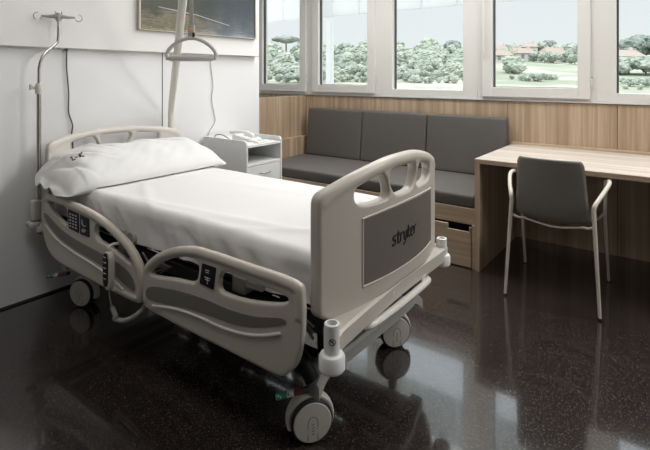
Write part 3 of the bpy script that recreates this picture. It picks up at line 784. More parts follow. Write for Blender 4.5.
FO = [(-1.867,.48),(-1.796,.545),(-1.691,.598),(-1.568,.633),(-1.455,.643),(-1.252,.642),(-1.072,.641),(-1.007,.634),(-.984,.610),(-.982,.487),(-1.003,.383),(-1.041,.332),(-1.097,.304),(-1.349,.303),(-1.641,.304),(-1.837,.310),(-1.871,.334),(-1.874,.410)]
FH1 = [(-1.832,.463),(-1.775,.508),(-1.721,.540),(-1.648,.572),(-1.568,.593),(-1.492,.594),(-1.508,.503),(-1.568,.494),(-1.669,.483),(-1.775,.463)]
FK = [(-1.474,.592),(-1.394,.592),(-1.409,.506),(-1.49,.511)]
FH2 = [(-1.372,.591),(-1.259,.587),(-1.178,.585),(-1.044,.580),(-1.042,.566),(-1.072,.550),(-1.114,.538),(-1.193,.521),(-1.259,.511),(-1.33,.506),(-1.390,.507)]
FI = [(-1.823,.409),(-1.641,.445),(-1.455,.460),(-1.33,.460),(-1.194,.474),(-1.072,.505),(-1.050,.495),(-1.072,.480),(-1.176,.441),(-1.289,.415),(-1.412,.405),(-1.568,.391),(-1.819,.355)]
FR = [(-1.796,.336),(-1.641,.368),(-1.499,.379),(-1.369,.380),(-1.251,.393),(-1.159,.417),(-1.072,.452)]
def v3(P): return [Vector((x, z, 0)) for x, z in P]
def inset_path(P, d):
    """path running inside a closed outline at distance d (outline is clockwise seen from outside)"""
    P = catmull(v3(P), True, 4); N = len(P); c = sum(P, Vector())/N; out = []
    for i in range(N):
        t = (P[(i+1) % N]-P[i-1]).normalized(); n = Vector((t.y, -t.x, 0))
        if n.dot(c-P[i]) < 0: n = -n
        out.append(P[i]+n*d)
    return out
def round_quad(P, r):
    out = []; N = len(P)
    for i in range(N):
        p = P[i]; a = (P[i-1]-p).normalized()*r; b = (P[(i+1) % N]-p).normalized()*r
        for t in (0, .33, .67, 1): out.append((p+a)*(1-t)**2+p*2*t*(1-t)+(p+b)*t*t)
    return out
def rail(O, holes, top_range, keys, inl, ridge, near, name, lab=None):
    me = plate([catmull(v3(O), True, 5)]+[chaikin(v3(h), True, 2) for h in holes], .013, .006)
    bm = bmesh.new(); bm.from_mesh(me); bpy.data.meshes.remove(me)
    ip = inset_path(O, .019)
    a, b = top_range; seg_ = [ip[i % len(ip)] for i in range(int(a*len(ip)), int(b*len(ip)))]
    tube(bm, seg_, .0195, seg=12)
    me = remesh(bm, .005, 3)
    s = 1 if near else -1; y0 = RY if near else 2*YC-RY
    W = lambda x, z, off: Vector((x, y0+s*(.014-off), z))
    deform(me, lambda c: Vector((c.x, y0+s*(.014-c.z), c.y)))
    R = link(name, me, M['bed']); part(R, bed)
    def inset(nm, P, off, thick, m, rnd=True, bev=.002):
        Q = catmull(v3(P), True, 4) if rnd else round_quad(v3(P), .006)
        q = plate([Q], thick, bev)
        deform(q, lambda c: W(c.x, c.y, off+c.z)); o_ = link(nm, q, m, smooth=False); o_.parent = R; return o_
    inset('inset_panel', inl, .0125, .003, M['inlay'])
    bm = bmesh.new(); tube(bm, [W(p.x, p.y, .013) for p in catmull(v3(ridge), False, 5)], .006, seg=10)
    o_ = obj('ridge', bm, M['bed2']); o_.parent = R
    if near:
        for ki, K in enumerate(keys):
            kp = inset('control_keypad', K, .012, .004, M['black'], rnd=False)
            xs = [p[0] for p in K]; zs = [p[1] for p in K]; x0, x1, z0_, z1_ = min(xs)+.016, max(xs)-.016, min(zs)+.014, max(zs)-.014
            bm = bmesh.new()
            if name == 'head_side_rail' and ki == 0:
                for i in range(3):
                    for j in range(5):
                        c = W(x0+(x1-x0)*(i+.5)/3, z0_+(z1_-z0_)*(j+.5)/5, .0165); box(bm, c.x-.008, c.x+.008, c.y-.001, c.y+.001, c.z-.0028, c.z+.0028)
            elif name == 'head_side_rail':
                tube(bm, catmull([W(x0+.006, z0_+.062, .0165), W(x0+.012, z0_+.042, .0165), W(x0+.03, z0_+.033, .0165), W(x0+.045, z0_+.040, .0165)]), .002, seg=6)
                tube(bm, catmull([W(x0+.006, z0_+.012, .0165), W(x0+.022, z0_+.004, .0165), W(x0+.044, z0_+.016, .0165)]), .002, seg=6)
                for j in range(3): tube(bm, [W(x0+.014+.01*j, z0_+.020, .0165), W(x0+.018+.01*j, z0_+.013, .0165)], .0015, seg=6)
            else:
                for j, (q, wd) in enumerate(((.052, .022), (.044, .018), (.024, .030), (.016, .024), (.003, .006))):
                    c = W((x0+x1)/2, z0_+q, .0165); box(bm, c.x-wd/2, c.x+wd/2, c.y-.001, c.y+.001, c.z-.0016, c.z+.0016)
                c = W((x0+x1)/2, z0_+.02, .0165); tube(bm, [c+Vector((0, 0, -.02)), c+Vector((0, 0, .006))], .0014, seg=6)
            o_ = obj('icons', bm, M['icon']); o_.parent = kp
    return R
for near in (True, False):
    rail(HO, [HH1, HH2], (-.10, .62), [HK1, HK2], HI, HR, near, 'head_side_rail')
    rail(FO, [FH1, FH2], (-.12, .50), [FK], FI, FR, near, 'foot_side_rail')

# deck and under-frame
bm = bmesh.new()
for a, b in ((-2.88, -2.2), (-2.18, -1.98), (-1.96, -1.5), (-1.48, -.99)): box(bm, a, b, 1.30, 2.08, .50, .535, bev=.008)
part(obj('deck', bm, M['dsteel']), bed)
bm = bmesh.new()
for y in (1.285, 2.075): box(bm, -2.93, -.97, y, y+.025, .435, .495, bev=.004)
for x in (-2.9, -2.2, -1.6, -1.0): box(bm, x-.02, x+.02, 1.29, 2.09, .43, .48, bev=.004)
part(obj('deck_frame', bm, M['dsteel']), bed)
bm = bmesh.new()
for y in (1.40, 1.94): box(bm, -2.74, -1.06, y, y+.05, .20, .27, bev=.006)
part(obj('base_frame', bm, M['dsteel']), bed)
bm = bmesh.new()
for y in (1.45, 1.90):
    tube(bm, [(-2.45, y, .25), (-1.95, y, .44)], .018); tube(bm, [(-1.45, y, .25), (-1.0, y, .455)], .016)
for x in (-2.1, -1.5):
    tube(bm, [(x, 1.69, .26), (x+.3, 1.69, .45)], .032)
part(obj('lift_arm', bm, M['dsteel']), bed)
bm = bmesh.new(); box(bm, -2.25, -1.85, 1.42, 1.62, .25, .33, bev=.012); part(obj('motor_box', bm, M['black']), bed); bm = bmesh.new(); box(bm, -1.52, -1.30, 1.29, 1.40, .40, .5, bev=.012)
part(obj('motor_box', bm, M['black']), bed)
# rail brackets seen through the openings
for x in (-2.60, -2.2, -1.62, -1.28):
    bm = bmesh.new(); tube(bm, catmull([(x, 1.30, .44), (x+.01, 1.245, .43), (x+.03, 1.225, .37), (x+.03, 1.222, .34)]), .013, seg=10)
    tube(bm, [(x, 1.235, .44), (x, 1.30, .44)], .018, seg=14)
    part(obj('rail_bracket', bm, M['gsteel']), bed)
bm = bmesh.new(); box(bm, -1.36, -1.29, 1.235, 1.285, .50, .56, bev=.006); tube(bm, [(-1.27, 1.235, .55), (-1.20, 1.235, .553)], .014)
part(obj('latch', bm, M['gsteel']), bed)
bm = bmesh.new(); tube(bm, [(-2.05, 1.24, .55), (-2.05, 1.28, .55)], .032, seg=20); box(bm, -2.16, -2.11, 1.245, 1.285, .44, .58, bev=.006)
part(obj('pivot_block', bm, M['gsteel']), bed)
bm = bmesh.new()
for k in range(5): tube(bm, catmull([(-1.98+.02*k, 1.26, .50-.012*k), (-1.92, 1.255, .47-.01*k), (-1.87, 1.25, .50-.02*k), (-1.80+.01*k, 1.25, .49)]), .005, seg=8)
part(obj('cable_run', bm, M['cord']), bed); bm = bmesh.new()
for k in range(3): tube(bm, catmull([(-1.12, 1.25, .50-.02*k), (-1.05, 1.26, .49-.01*k), (-.99, 1.26, .47-.02*k)]), .005, seg=8)
part(obj('cable_run', bm, M['cord']), bed)

# cross members, bumper beams, corner rollers
def bumper(X, sgn):
    bm = bmesh.new()
    P = [(X+.02, 1.235, .468), (X+.015, 1.30, .474), (X, YC, .482), (X-.005, 2.08, .478), (X-.01, 2.16, .474)]
    P = catmull(P, n=6); N = len(P); V = []
    for p in P: V.append([bm.verts.new(p+Vector(q)) for q in ((-.045, 0, -.03), (.02, 0, -.03), (.02, 0, .022), (.012, 0, .03), (-.045, 0, .03))])
    for i in range(N-1):
        for j in range(5): bm.faces.new((V[i][j], V[i][(j+1) % 5], V[i+1][(j+1) % 5], V[i+1][j]))
    bm.faces.new(V[0]); bm.faces.new(V[-1][::-1])
    part(obj('bumper_beam', bm, M['bed']), bed)
bumper(-.905, 1)
bm = bmesh.new(); box(bm, -2.97, -2.92, 1.24, 2.17, .43, .48, bev=.006); part(obj('bumper_beam', bm, M['bed']), bed)
bm = bmesh.new()                                             # low handle bar on the foot bumper
P = catmull([(-.900, 1.425, .428), (-.880, 1.46, .432), (-.872, 1.60, .434), (-.872, 1.78, .434), (-.880, 1.90, .432), (-.900, 1.935, .428)], n=5)
tube(bm, P, [.016]*len(P), seg=12, flat=((0, 0, 1), .8))
box(bm, -.93, -.885, 1.46, 1.50, .425, .46); box(bm, -.93, -.885, 1.86, 1.90, .425, .46)
part(obj('pull_bar', bm, M['bed2']), bed)
bm = bmesh.new(); tube(bm, catmull([(-1.16, 1.33, .335), (-1.10, 1.30, .325), (-1.04, 1.285, .30), (-1.02, 1.29, .27)]), [.03]*6+[.034]*6+[.026]*7, seg=14)
part(obj('rubber_boot', bm, M['black']), bed)
part(bx('rating_plate', (-.8855, -.8825, 1.585, 1.625, .472, .492), M['icon'], bev=.0005), bed)
for (x, y, hi) in ((-.853, 1.175, 1), (-.915, 2.135, 1), (-2.935, 1.245, 0), (-2.935, 2.165, 0)):
    bm = bmesh.new()
    zt = (.562 if y < 1.5 else .545) if hi else .52
    lathe(bm, [(0, .420), (.035, .420), (.040, .427), (.040, .462), (.035, .470), (.024, .473), (.0235, zt-.002), (.0215, zt), (.0165, zt), (.0155, .48), (0, .48)], Matrix.Translation((x, y, 0)), 28)
    o = obj('corner_roller', bm, M['white']); part(o, bed)
    if hi and y < 1.5:
        cdir = Vector((.62, -.78, 0)).normalized(); t_ = Vector((cdir.y, -cdir.x, 0)); c = Vector((x, y, .515))+cdir*.0240
        bm = bmesh.new(); tube(bm, [c+.0095*(math.cos(a)*t_*1+math.sin(a)*Vector((0, 0, 1)))-cdir*(.0235-math.sqrt(max(0, .0235**2-(.0095*math.cos(a))**2))) for a in [2*PI*k/20 for k in range(20)]], .0011, seg=6, closed=True)
        tube(bm, [c+.0065*(t_+Vector((0, 0, 1))), c-.0065*(t_+Vector((0, 0, 1)))], .0012, seg=6)
        tube(bm, [c+.004*t_+Vector((0, 0, .002)), c-.004*t_+Vector((0, 0, .002))], .001, seg=6)
        q = obj('warning_symbol', bm, M['ink']); q.parent = o
# foot and head cross members of the base
for X in (-1.02, -2.80):
    bm = bmesh.new()
    P = catmull([(X, 1.29, .235), (X+.0, 1.36, .285), (X+.02, 1.5, .30), (X+.02, 1.9, .30), (X, 2.02, .285), (X, 2.09, .235)], n=5)
    V = []
    for p in P: V.append([bm.verts.new(p+Vector(q)) for q in ((-.03, 0, -.025), (.03, 0, -.025), (.03, 0, .015), (.02, 0, .025), (-.03, 0, .025))])
    for i in range(len(P)-1):
        for j in range(5): bm.faces.new((V[i][j], V[i][(j+1) % 5], V[i+1][(j+1) % 5], V[i+1][j]))
    bm.faces.new(V[0]); bm.faces.new(V[-1][::-1])
    part(obj('cross_member', bm, M['gsteel']), bed)
bm = bmesh.new(); box(bm, -1.05, -1.0, 1.35, 1.45, .25, .44, bev=.01); part(obj('support_post', bm, M['dsteel']), bed); bm = bmesh.new(); box(bm, -1.05, -1.0, 1.93, 2.03, .25, .44, bev=.01)
part(obj('support_post', bm, M['dsteel']), bed)

def caster(x, y, nrm, rad=.077):
    n = Vector((nrm[0], nrm[1], 0)).normalized(); A = axis_mat((x, y, rad), n)
    root = empty('castor'); root.location = (0, 0, 0)
    root.parent = bed; root.matrix_parent_inverse = Matrix.Translation(bed.location).inverted()
    root.name = 'castor'
    bm = bmesh.new()
    R = rad
    for s in (1, -1):
        pr = [(R*.60, .018), (R*.93, .018), (R*.99, .021), (R, .026), (R, .034), (R*.97, .038), (R*.92, .040)]
        lathe(bm, [(r, s*z) for r, z in pr]+[(R*.80, s*.040)], A, 44)
    tyre = obj('tyre', bm, M['tyre']); tyre.parent = root
    for s in (1, -1):
        bm = bmesh.new(); lathe(bm, [(R*.90, s*.030), (R*.90, s*.0415), (R*.87, s*.0435), (R*.45, s*.0455), (0, s*.046)], A, 44)
        o_ = obj('hub_cap', bm, M['bed2']); o_.parent = root
        bm = bmesh.new()
        L = [(-.018, -.055), (-.018, .005), (-.016, .016), (-.009, .025), (0, .028), (.009, .025), (.016, .016), (.018, .005), (.018, -.055)]
        # loop mark drawn on the cap; local x,y of axis_mat -> find the frame's vertical direction
        up = Vector((0, 0, 1)); side_ = up.cross(n)
        c = Vector((x, y, R))+n*s*.0455
        tube(bm, [c+side_*a+up*(b-.005)-n*s*(.0025*min(1, (a*a+b*b)**.5/.06)) for a, b in L], .0017, seg=6)
        if s > 0:
            for j in range(4): tube(bm, [c+side_*(-.004)+up*(-.04+.011*j), c+side_*(.005)+up*(-.035+.011*j)], .0014, seg=6)
        o2 = obj('cap_mark', bm, M['ink']); o2.parent = o_
    bm = bmesh.new()                                          # fork hood over the wheel
    side_ = Vector((0, 0, 1)).cross(n)
    def hood(u, v):
        a = math.radians(-20+220*u); w = (v*2-1)*.0215
        rr = R*1.03-.006*abs(v*2-1)**3
        return Vector((x, y, R))+side_*(-rr*math.cos(a))+Vector((0, 0, 1))*rr*math.sin(a)+n*w
    grid(bm, hood, 18, 8)
    r_ = bmesh.ops.extrude_face_region(bm, geom=bm.faces[:])
    for v in [g for g in r_['geom'] if isinstance(g, bmesh.types.BMVert)]:
        d_ = (Vector((x, y, R))-v.co); d_ -= n*d_.dot(n); v.co -= d_.normalized()*.010
    top = Vector((x, y, R*2.05)); tube(bm, [top-Vector((0, 0, .02)), top+Vector((0, 0, .05))], .022, seg=18)
    o_ = obj('fork', bm, M['bed2']); o_.parent = root
caster(-1.090, 1.365, (.80, -.60)); caster(-1.140, 2.075, (.80, -.60)); caster(-2.745, 1.385, (.35, -.94)); caster(-2.745, 2.04, (.35, -.94))
# brake pedals
def pedal(a, b, root_name='brake_pedal'):
    a, b = Vector(a), Vector(b); t = (b-a)
    g = empty(root_name); g.parent = bed; g.matrix_parent_inverse = Matrix.Translation(bed.location).inverted()
    for k, (f0, f1, m, nm) in enumerate(((0, .22, 'dsteel', 'pedal_arm'), (.22, .45, 'maroon', 'red_pad'), (.45, .66, 'white', 'white_pad'), (.66, 1.0, 'green', 'green_pad'))):
        bm = bmesh.new(); P = [a+t*f0, a+t*f1]
        tube(bm, P, .014, seg=12, flat=((0, 0, 1), .7)); bmesh.ops.bevel(bm, geom=[e for e in bm.edges if e.calc_face_angle(0) > .9], offset=.002, segments=2, affect='EDGES')
        o_ = obj(nm, bm, M[m]); o_.parent = g
        if nm in ('white_pad', 'green_pad'):
            c = (P[0]+P[1])/2+Vector((0, -.0145, .004)); bm = bmesh.new()
            if nm == 'white_pad': box(bm, c.x-.005, c.x+.005, c.y-.001, c.y+.001, c.z-.001, c.z+.001); box(bm, c.x-.001, c.x+.001, c.y-.001, c.y+.001, c.z-.005, c.z+.005)
            else:
                for s_ in (-.006, .004): box(bm, c.x+s_, c.x+s_+.004, c.y-.001, c.y+.001, c.z-.003, c.z+.003)
            q = obj('pedal_symbol', bm, M['ink'] if nm == 'white_pad' else M['icon']); q.parent = o_
pedal((-1.02, 1.275, .245), (-1.115, 1.215, .212))
pedal((-2.70, 1.27, .225), (-2.82, 1.215, .195))

# mattress, sheet and pillow
bm = bmesh.new(); box(bm, -2.885, -.985, 1.285, 2.095, .536, .698, bev=.03, seg=3)
tag(obj('mattress', bm, M['matt']), 'mattress lying on the hospital bed under the white sheet', 'mattress')
mx0, mx1, my0, my1, mz = -2.885, -.978, 1.268, 2.112, .708
def wrap(v, lo, hi, r=.045):
    """arc-length coordinate -> (horizontal, drop)"""
    def side_(d):
        L = r*PI/2
        if d <= 0: return 0, 0
        if d < L: a = d/r; return r*math.sin(a), r*(1-math.cos(a))
        return r, r+(d-L)
    a, b = lo+r, hi-r
    if v < a: h, dr = side_(a-v); return a-h, dr
    if v > b: h, dr = side_(v-b); return b+h, dr
    return v, 0
def sheetf(u, v):
    hem = .150+.016*noise.noise(Vector((u*6, 1, 0)))+.010*noise.noise(Vector((u*17, 4, 0)))-.015*math.exp(-((u-.32)/.05)**2)
    x = mx0+(mx1+.115-mx0)*u
    y = (my0-hem)+(my1-my0+hem+.15)*v
    X, dx = wrap(x, mx0-.2, mx1); Y, dy = wrap(y, my0, my1)
    z = mz-max(dx, dy)
    out = 0
    side_near = max(0, min(1, dy/.08))
    nz = noise.noise(Vector((x*2.2, y*2.6, 0)))*.005+noise.noise(Vector((x*6, y*5, 3)))*.0016
    # long soft creases fanning from the near foot corner and from the pillow
    cr = 0
    for (px_, py_, an, w, L, am) in ((-1.15, 1.45, .55, .03, .45, .005), (-1.35, 1.40, .2, .035, .5, .005), (-2.2, 1.42, -.5, .03, .35, .006), (-1.8, 1.36, .1, .03, .5, .005), (-2.35, 1.7, 1.3, .03, .3, .003), (-1.5, 1.9, .15, .04, .6, .003)):
        c_, s_ = math.cos(an), math.sin(an); a_ = (x-px_)*c_+(y-py_)*s_; b_ = -(x-px_)*s_+(y-py_)*c_
        cr += am*math.exp(-(b_/w)**2-(a_/L)**2)
    z += (nz+cr)*(1-side_near)
    fold = (noise.noise(Vector((x*7+y*2.5, y*3, 7)))*.019-abs(noise.noise(Vector((x*8-dy*9, dy*6, 17))))*.016+noise.noise(Vector((x*16+y*5, y*6, 9)))*.005)*side_near
    if y < my0+.05: Y -= .004+fold+.006*side_near
    elif y > my1-.05: Y += fold
    fx = max(0, min(1, dx/.06))
    X += fx*noise.noise(Vector((y*9, z*6, 2)))*.008
    if dx > .05 and dy > .05: X += .012; Y -= .006*(1 if y < 1.6 else -1)
    return Vector((X, Y, z))
bm = bmesh.new(); grid(bm, sheetf, 220, 150)
o = obj('bed_sheet', bm, M['sheet'], sharp=180)
tag(o, 'smooth white sheet covering the hospital bed mattress and hanging over its side', 'sheet')
def squiggle(bm, c, ex, ey, s, strokes, r=.0022):
    for st in strokes: tube(bm, [c+ex*a*s+ey*b*s for a, b in st], r, seg=6)
marks = [[(0, 0), (.25, .75), (.1, .8)], [(0, 0), (.3, -.05)], [(.45, .3), (.7, .35)], [(.85, 0), (1.05, .75)], [(1.4, .8), (.95, .35), (1.35, .05)]]
bm = bmesh.new(); squiggle(bm, Vector((-2.475, 1.70, .7145)), Vector((.25, .95, 0)), Vector((-.95, .25, 0)), .055, marks, .0022)
q = obj('laundry_mark', bm, mat('blue_ink', (.06, .07, .12), .6, noise_amt=.1)); q.parent = o

# pillow: long soft bolster leaning on the headboard
pc = Vector((-2.69, 1.68, .775)); tilt = math.radians(13)
def pillow_pt(a, b, top):
    """a along length -1..1 (near..far), b across -1..1 (foot..head)"""
    aa = abs(a); bb = abs(b)
    body = (max(0, 1-(aa/.93)**5))**.5*(max(0, 1-bb**2.6))**.55
    th = .094*body
    if a < -.80: th = max(th*.9, .0)
    hang = 0
    L = .545*a+(.012 if a < 0 else 0)*min(1, -a*1.5); W_ = .245*b*(1-.10*aa**6)
    if a < -.5: W_ *= 1-.16*((-.5-a)/.5)**2
    if aa > .93: W_ *= 1-.35*((aa-.93)/.07)**2
    w1 = noise.noise(Vector((a*3.2, b*1.6, .3)))*.010+noise.noise(Vector((a*9+b*3, b*3, 1.7)))*.004
    fold = 0
    for (a0, b0, an, w, Ln, am) in ((-.72, -.2, 1.1, .035, .5, .011), (-.60, -.35, 1.3, .03, .4, -.010), (-.45, -.5, 1.2, .03, .35, .009), (-.3, -.55, 1.35, .03, .3, -.007), (.2, -.6, 1.3, .03, .3, .006),
                                 (.45, -.45, 1.0, .035, .4, -.008), (.62, -.3, .9, .03, .4, .009), (-.8, .1, 1.4, .03, .5, -.008), (.75, -.2, 1.2, .03, .4, -.008)):
        c_, s_ = math.cos(an), math.sin(an); p, q_ = (a-a0)*c_+(b-b0)*s_, -(a-a0)*s_+(b-b0)*c_
        fold += 1.9*am*math.exp(-abs(q_/w)**1.4-(p/Ln)**2)
    k = 1 if top else -1
    edge = min(1, body*1.6)
    z = k*(th+(w1+fold)*edge*(1 if top else .15))+.002*k
    X = -W_*-1*-1; X = W_
    # near end droops over the mattress edge
    dz = 0
    if a < -.70: dz -= .075*((-.70-a)/.30)**1.4*(.75+.35*(-b if b < 0 else -.2*b))
    if a > .80: dz -= .030*((a-.80)/.20)**1.5
    flut = .012*math.sin(b*7+a)*max(0, (aa-.9)/.1)
    local = Vector((X, L, z))
    ca_, sa_ = math.cos(tilt), math.sin(tilt)
    hx = local.x*ca_ + local.z*sa_
    hz = -local.x*sa_ + local.z*ca_
    zz = pc.z+hz+dz+flut
    lim = mz+.008
    Y = pc.y+local.y
    if Y > my0+.03 and Y < my1-.02: zz = max(zz, lim+(.003 if top else 0))
    else: zz = max(zz, .672+(.004 if top else 0))
    return Vector((pc.x+hx, Y, zz))
bm = bmesh.new()
sm = lambda t: math.sin((t-.5)*PI)*.35+(2*t-1)*.65
Vt = grid(bm, lambda u, v: pillow_pt(sm(u), sm(v), True), 130, 60)
Vb = grid(bm, lambda u, v: pillow_pt(sm(u), sm(v), False), 130, 60)
nu, nv = 130, 60
ring = [(i, 0) for i in range(nu)]+[(nu, j) for j in range(nv)]+[(i, nv) for i in range(nu, 0, -1)]+[(0, j) for j in range(nv, 0, -1)]
for k in range(len(ring)):
    (i, j), (p, q_) = ring[k], ring[(k+1) % len(ring)]
    bm.faces.new((Vt[i][j], Vt[p][q_], Vb[p][q_], Vb[i][j]))
plw = obj('pillow', bm, M['pillow'], sharp=180)
tag(plw, 'long white pillow in a creased pillowcase leaning against the headboard', 'pillow')
bm = bmesh.new()
def onp(a, b): return pillow_pt(a, b, True)+Vector((.001, 0, .0025))
for st in marks:
    n_ = 5; P = []
    for (x1, y1), (x2, y2) in zip(st, st[1:]):
        P += [onp(-.76+.072*(x1+(x2-x1)*k/n_), .0+.07*(x1+(x2-x1)*k/n_)-.20*(y1+(y2-y1)*k/n_)) for k in range(n_+1)]
    tube(bm, P, .003, seg=6)
q = obj('embroidered_mark', bm, mat('dark_thread', (.04, .045, .06), .8, noise_amt=.1)); q.parent = plw

# handset hanging on the rail
hs = empty('hand_control', (-2.16, 1.15, .45), 'white bed hand control with black buttons hooked on the near head rail', 'remote control')
bm = bmesh.new()
P = [(-2.096, .520), (-2.036, .520), (-2.036, .39), (-2.046, .355), (-2.066, .345), (-2.086, .355), (-2.096, .39)]
me = plate([chaikin(v3(P), True, 2)], .012, .005); deform(me, lambda c: Vector((c.x, 1.148-c.z, c.y)))
part(link('control_body', me, M['bed2']), hs)
P = [(-2.090, .512), (-2.052, .512), (-2.052, .39), (-2.058, .368), (-2.071, .362), (-2.084, .368), (-2.090, .39)]
me = plate([chaikin(v3(P), True, 1)], .003, .001); deform(me, lambda c: Vector((c.x, 1.1345-c.z, c.y)))
kp = link('button_face', me, M['black'], smooth=False); part(kp, hs)
bm = bmesh.new()
for j in range(5): box(bm, -2.081, -2.061, 1.129, 1.132, .495-j*.024, .498-j*.024)
q = obj('button_marks', bm, M['icon']); q.parent = kp
bm = bmesh.new(); tube(bm, catmull([(-2.066, 1.150, .515), (-2.066, 1.146, .535), (-2.066, 1.165, .545), (-2.066, 1.20, .54), (-2.066, 1.225, .53)]), .007, seg=8)
part(obj('hook', bm, M['bed2']), hs)
bm = bmesh.new(); tube(bm, catmull([(-2.066, 1.15, .35), (-2.068, 1.152, .32), (-2.072, 1.16, .285), (-2.070, 1.165, .262)]), .0045, seg=8)
part(obj('cable', bm, M['coil']), hs)
path = catmull([(-2.070, 1.165, .262), (-2.040, 1.165, .232), (-2.05, 1.17, .212), (-1.985, 1.18, .222), (-1.92, 1.20, .262), (-1.895, 1.225, .31), (-1.90, 1.26, .40)], n=16)
bm = bmesh.new(); tube(bm, path, [.0105+.0013*math.sin(i*2.1) for i in range(len(path))], seg=12)
part(obj('coiled_cable', bm, M['coil']), hs)

# ------------------------------------------------------------------ drip stand
iv = empty('drip_pole', (-2.945, 1.220, .4), 'chrome drip pole with a cranked top and hooks at the head corner of bed', 'drip pole')
bm = bmesh.new(); tube(bm, [(-2.945, 1.220, .40), (-2.945, 1.220, 1.225)], .0125, seg=16)
part(obj('pole', bm, M['steel']), iv)
bm = bmesh.new(); lathe(bm, [(0, 1.20), (.018, 1.20), (.020, 1.215), (.020, 1.245), (.013, 1.262), (0, 1.262)], Matrix.Translation((-2.945, 1.220, 0)), 20)
tube(bm, [(-2.945, 1.220, 1.235), (-2.96, 1.178, 1.238)], .009); tube(bm, [(-2.955, 1.182, 1.225), (-2.955, 1.182, 1.255)], .008)
part(obj('collar', bm, M['bed2']), iv)
bm = bmesh.new()
tube(bm, chaikin([(-2.945, 1.220, 1.23), (-2.945, 1.220, 1.405), (-2.945, 1.318, 1.492), (-2.943, 1.326, 1.515), (-2.943, 1.326, 1.66)], False, 2), .0082, seg=14)
part(obj('upper_pole', bm, M['steel']), iv)
bm = bmesh.new(); c = Vector((-2.943, 1.326, 1.652))
hd = Vector((.30, .95, 0)).normalized()
lathe(bm, [(0, -.03), (.013, -.03), (.014, -.01), (.012, .02), (0, .022)], Matrix.Translation(c), 16)
for s in (-1, 1):
    P = [c+hd*s*q_+Vector((0, 0, dz)) for q_, dz in ((.0, .002), (.05, -.004), (.088, -.002))]
    tube(bm, P, [.013, .009, .005], seg=10)
o = obj('hook_bar', bm, M['gsteel']); part(o, iv)
pd = Vector((-hd.y, hd.x, 0))
for dirv, R0 in ((hd, .0), (-hd, .0)):
    c0 = c+dirv*.106+Vector((0, 0, -.004))
    bm = bmesh.new(); tube(bm, [c0+dirv*(-.020*math.cos(a))+Vector((0, 0, -.020*math.sin(a))) for a in [math.radians(-10+ (k*290/24)) for k in range(25)]], .0026, seg=8)
    part(obj('hook', bm, M['steel']), iv)
for s in (-1, 1):
    c0 = c+hd*s*.018+Vector((0, 0, .005)); bm = bmesh.new()
    tube(bm, catmull([c0+Vector((0, 0, -.022)), c0+pd*.012*s+Vector((0, 0, -.01)), c0+pd*.02*s+Vector((0, 0, .01)), c0+pd*.008*s+Vector((0, 0, .024))]), .003, seg=8)
    part(obj('hook', bm, M['gsteel']), iv)
bm = bmesh.new(); box(bm, -2.975, -2.915, 1.18, 1.235, .49, .60, bev=.008); box(bm, -2.99, -2.915, 1.165, 1.24, .455, .482, bev=.008)
part(obj('socket', bm, M['bed2']), iv)

# ------------------------------------------------------------------ lifting pole with trapeze
lp = empty('lifting_pole', (-2.97, 2.11, .5), 'off-white lifting pole rising from the far head corner of the bed', 'lifting pole')
base = Vector((-2.955, 2.105, 0)); k = Vector((.815, -.455, 0))
P = [base+Vector((0, 0, .48)), base+Vector((0, 0, .95)), base+Vector((.02, -.01, 1.08)), base+k*.23+Vector((0, 0, 1.29)), base+k*.5+Vector((0, 0, 1.57)), base+k*.70+Vector((0, 0, 1.80)), base+k*.90+Vector((0, 0, 2.05)), base+k*1.02+Vector((0, 0, 2.12)), base+k*1.16+Vector((0, 0, 2.12))]
Pc = catmull(P, n=6)
bm = bmesh.new(); tube(bm, Pc, [.0185+.008*min(1, i/30) for i in range(len(Pc))], seg=18)
part(obj('pole', bm, M['pole']), lp)
bm = bmesh.new(); lathe(bm, [(0, .44), (.026, .44), (.028, .48), (.026, .60), (0, .60)], Matrix.Translation(base), 20)
part(obj('socket', bm, M['gsteel']), lp)
tz = empty('trapeze_handle', (-2.14, 1.65, 1.4), 'grey triangular grab handle hanging from the lifting pole on a strap', 'handle bar')
tc_ = Vector((-2.135, 1.65, 0)); hd2 = Vector((.80, .60, 0))
w_ = .128
gz = 1.402
P = [(-w_+.0, .0), (-w_*.95, -.004), (0, -.006), (w_*.95, -.004), (w_, .0), (w_*1.03, .022), (w_*.86, .055), (w_*.55, .085), (w_*.22, .102), (0, .106), (-w_*.22, .102), (-w_*.55, .085), (-w_*.86, .055), (-w_*1.03, .022)]
bm = bmesh.new(); tube(bm, [tc_+hd2*p.x+Vector((0, 0, gz+p.y)) for p in catmull([(a, b, 0) for a, b in P], True, 5)], .0105, seg=12, closed=True)
part(obj('handle_frame', bm, M['grip']), tz)
bm = bmesh.new(); tube(bm, [tc_+hd2*a+Vector((0, 0, gz-.004)) for a in (-w_*.93, -w_*.85, w_*.85, w_*.93)], [.012, .0165, .0165, .012], seg=16)
part(obj('grip', bm, M['grip']), tz)
def strap_piece(nm, z0, z1, w, t, m, dx=0):
    bm = bmesh.new(); box(bm, -w/2, w/2, -t/2, t/2, z0, z1, bev=min(w, t)*.2)
    bmesh.ops.rotate(bm, verts=bm.verts[:], cent=(0, 0, 0), matrix=Matrix.Rotation(math.atan2(hd2.y, hd2.x), 3, 'Z'))
    bmesh.ops.translate(bm, verts=bm.verts[:], vec=tc_+hd2*dx)
    part(obj(nm, bm, M[m]), tz)
strap_piece('strap', gz+.16, 2.10, .020, .005, 'strap')
strap_piece('buckle', gz+.095, gz+.175, .034, .016, 'strap')
strap_piece('tan_tab', gz+.135, gz+.160, .024, .020, 'tan', -.002)
strap_piece('clip', gz+.108, gz+.135, .010, .022, 'black', .013)

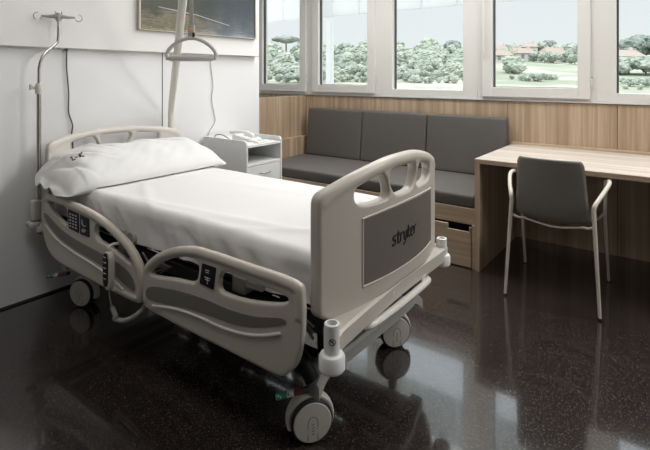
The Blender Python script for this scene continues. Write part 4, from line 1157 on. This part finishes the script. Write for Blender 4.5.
# ------------------------------------------------------------------ light
wd = bpy.data.worlds.new('sky'); bpy.context.scene.world = wd; wd.use_nodes = True; nt = wd.node_tree
bg = nt.nodes['Background']; tc = nt.nodes.new('ShaderNodeTexCoord'); sp = nt.nodes.new('ShaderNodeSeparateXYZ')
nt.links.new(tc.outputs['Generated'], sp.inputs[0])
r = nt.nodes.new('ShaderNodeValToRGB'); e = r.color_ramp.elements
e[0].position = 0; e[0].color = (.88, .90, .92, 1); e[1].position = .8; e[1].color = (1., 1., 1., 1)
q = e.new(.35); q.color = (.78, .88, 1., 1); q = e.new(.12); q.color = (.86, .895, .925, 1)
nt.links.new(sp.outputs['Z'], r.inputs['Fac']); nt.links.new(r.outputs['Color'], bg.inputs['Color'])
mr = nt.nodes.new('ShaderNodeMapRange'); mr.inputs['From Min'].default_value = .16; mr.inputs['From Max'].default_value = .75
mr.inputs['To Min'].default_value = 1.0; mr.inputs['To Max'].default_value = 3.2
nt.links.new(sp.outputs['Z'], mr.inputs['Value']); nt.links.new(mr.outputs['Result'], bg.inputs['Strength'])
def area(name, loc, rot, sx, sy, power, col=(1, 1, 1)):
    l = bpy.data.lights.new(name, 'AREA'); l.shape = 'RECTANGLE'; l.size = sx; l.size_y = sy; l.energy = power; l.color = col
    o = bpy.data.objects.new(name, l); C.objects.link(o); o.location = loc; o.rotation_euler = rot; return o
sun = bpy.data.lights.new('sun', 'SUN'); sun.energy = .8; sun.angle = .4; sun.color = (1, .97, .92)
so_ = bpy.data.objects.new('sun', sun); C.objects.link(so_); so_.rotation_euler = (math.radians(48), 0, math.radians(30))
# added fill lights under the ceiling, brightening the room from out of view
area('fill_light', (.9, 3.0, 2.70), (math.radians(-18), math.radians(28), 0), 1.8, 1.0, 78, (1, .985, .96))
area('fill_light', (-1.6, 3.1, 2.71), (math.radians(-20), 0, 0), 2.4, 1.0, 90, (1, .985, .96))
area('fill_light', (-1.2, .6, 2.72), (0, 0, 0), 2.4, .6, 16, (1, .97, .94))

# ------------------------------------------------------------------ camera
cam = bpy.data.cameras.new('camera'); co = bpy.data.objects.new('camera', cam); C.objects.link(co)
co.location = (0, 0, 1.308); co.rotation_euler = (PI/2, 0, YAW)
cam.sensor_width = 36; cam.lens = 36*482/650; cam.shift_y = -150/650; cam.clip_start = .05; cam.clip_end = 3000
bpy.context.scene.camera = co
sc_ = bpy.context.scene
sc_.view_settings.view_transform = 'Standard'; sc_.view_settings.look = 'None'; sc_.view_settings.exposure = 0
